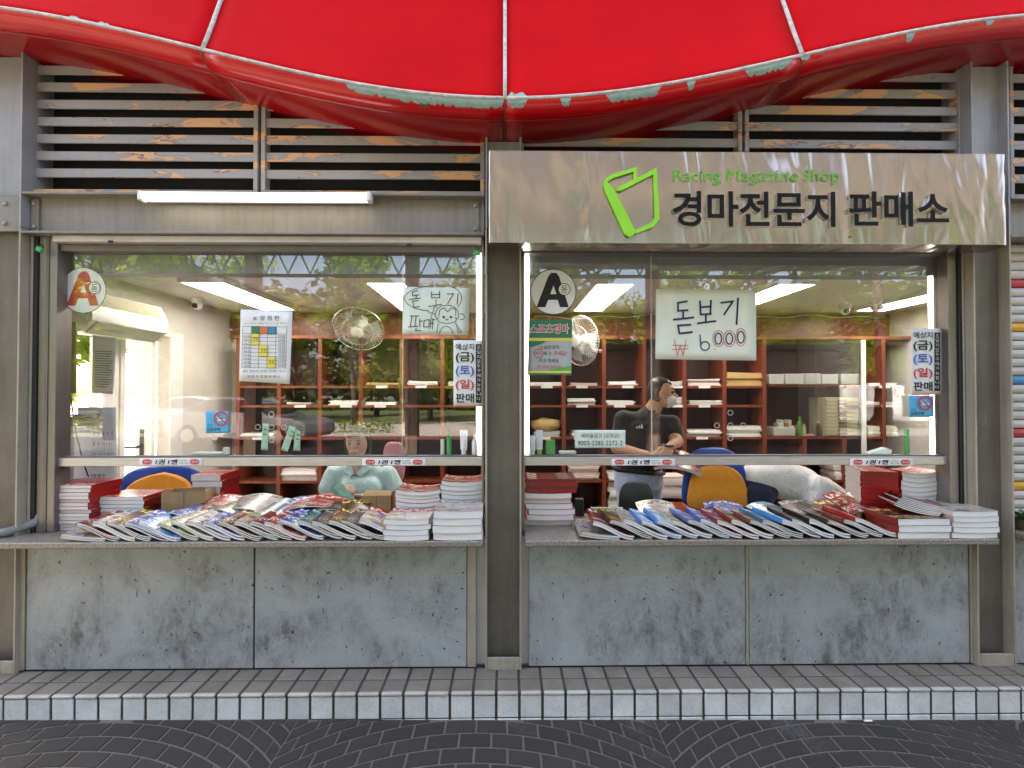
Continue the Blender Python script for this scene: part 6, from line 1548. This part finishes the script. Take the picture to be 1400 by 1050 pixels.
# --- cars
carwhite = mat('white_car_paint', (.74, .75, .77), .2, var=.02, coat=.6); carglass = mat('tinted_car_glass', (.02, .02, .03), .08, var=0); tyre = mat('tyre_rubber', (.02, .02, .02), .8)
def car(loc, rz, label, van=False):
    e = empty('parked_car', loc, 0); tag(e, label, 'car')
    L, Wd = (4.9, 1.9) if van else (4.5, 1.8); hw = Wd / 2
    if van: lower = [(-L / 2, .35), (L / 2, .35), (L / 2, .85), (L / 2 - .5, 1.05), (-L / 2, 1.05)]; up = [(-L / 2 + .03, 1.05), (L / 2 - .6, 1.05), (L / 2 - 1.25, 1.85), (-L / 2 + .1, 1.9)]
    else: lower = [(-L / 2, .4), (-L / 2 + .2, .25), (L / 2 - .2, .25), (L / 2, .4), (L / 2 - .02, .66), (L / 2 - .25, .80), (L / 2 - 1.15, .93), (-L / 2 + .5, .97), (-L / 2 + .02, .90)]; up = [(-L / 2 + .45, .96), (L / 2 - 1.25, .93), (L / 2 - 1.95, 1.40), (L / 2 - 2.5, 1.46), (-L / 2 + 1.3, 1.42)]
    def part(name, b, m, sm=False, pa=None):
        o = bpy.data.objects.new(name, b.mesh(name, m, sm)); COL.objects.link(o); o.parent = pa or e
        if name in ('body', 'cabin'):
            bv = o.modifiers.new('b', 'BEVEL'); bv.width = .06; bv.segments = 3; bv.limit_method = 'ANGLE'
        return o
    part('body', MB().prism(lower, -hw, hw), carwhite)
    b = MB(); n = len(up); vs = [(x, -hw + (.02 if z < 1.1 else .2), z) for x, z in up] + [(x, hw - (.02 if z < 1.1 else .2), z) for x, z in up]
    b.add(vs, [tuple(range(n)), tuple(range(2 * n - 1, n - 1, -1))] + [(i, i + n, (i + 1) % n + n, (i + 1) % n) for i in range(n)]); part('cabin', b, carwhite)
    zc = sum(z for x, z in up) / n; xc = sum(x for x, z in up) / n
    for s_ in (-1, 1):
        q = [(xc + (x - xc) * .86, zc + (z - zc) * .72) for x, z in up]; b = MB().add([(x, s_ * (hw - (.02 + .18 * max(0, (z - .97)) / (.46 if not van else .85)) + .012), z) for x, z in q], [tuple(range(n))]); part('side_window', b, carglass)
        for x in (-L / 2 + .85, L / 2 - .9): wh = part('wheel', MB().lathe([(.32, -.1), (.33, 0), (.32, .1)], (x, s_ * (hw - .08), .33), 20, 'y'), tyre); part('rim', MB().lathe([(.2, -.105), (.2, .105)], (x, s_ * (hw - .08), .33), 16, 'y'), M['chrome'], pa=wh)
        part('headlight', MB().box(L / 2 - .12, L / 2 - .005, s_ * (hw - .3) - .15, s_ * (hw - .3) + .15, .62, .72, c=.02), M['white'])
    wsx = [up[1], up[2]]
    part('windscreen', MB().add([(up[1][0] + .012, -hw + .1, up[1][1] + .03), (up[1][0] + .012, hw - .1, up[1][1] + .03), (up[2][0] + .02, hw - .26, up[2][1] - .03), (up[2][0] + .02, -hw + .26, up[2][1] - .03)], [(0, 1, 2, 3)]), carglass)
    e.rotation_euler = (0, 0, rz); return e
car(MV(345, 0, 15.5), R(8), 'white saloon car parked across from the left window'); car(MV(290, 0, 18.5), R(5), 'white saloon car parked second from the canopy posts'); car(MV(1222, 0, 22), R(-4), 'white van parked behind the thick tree trunk', True)
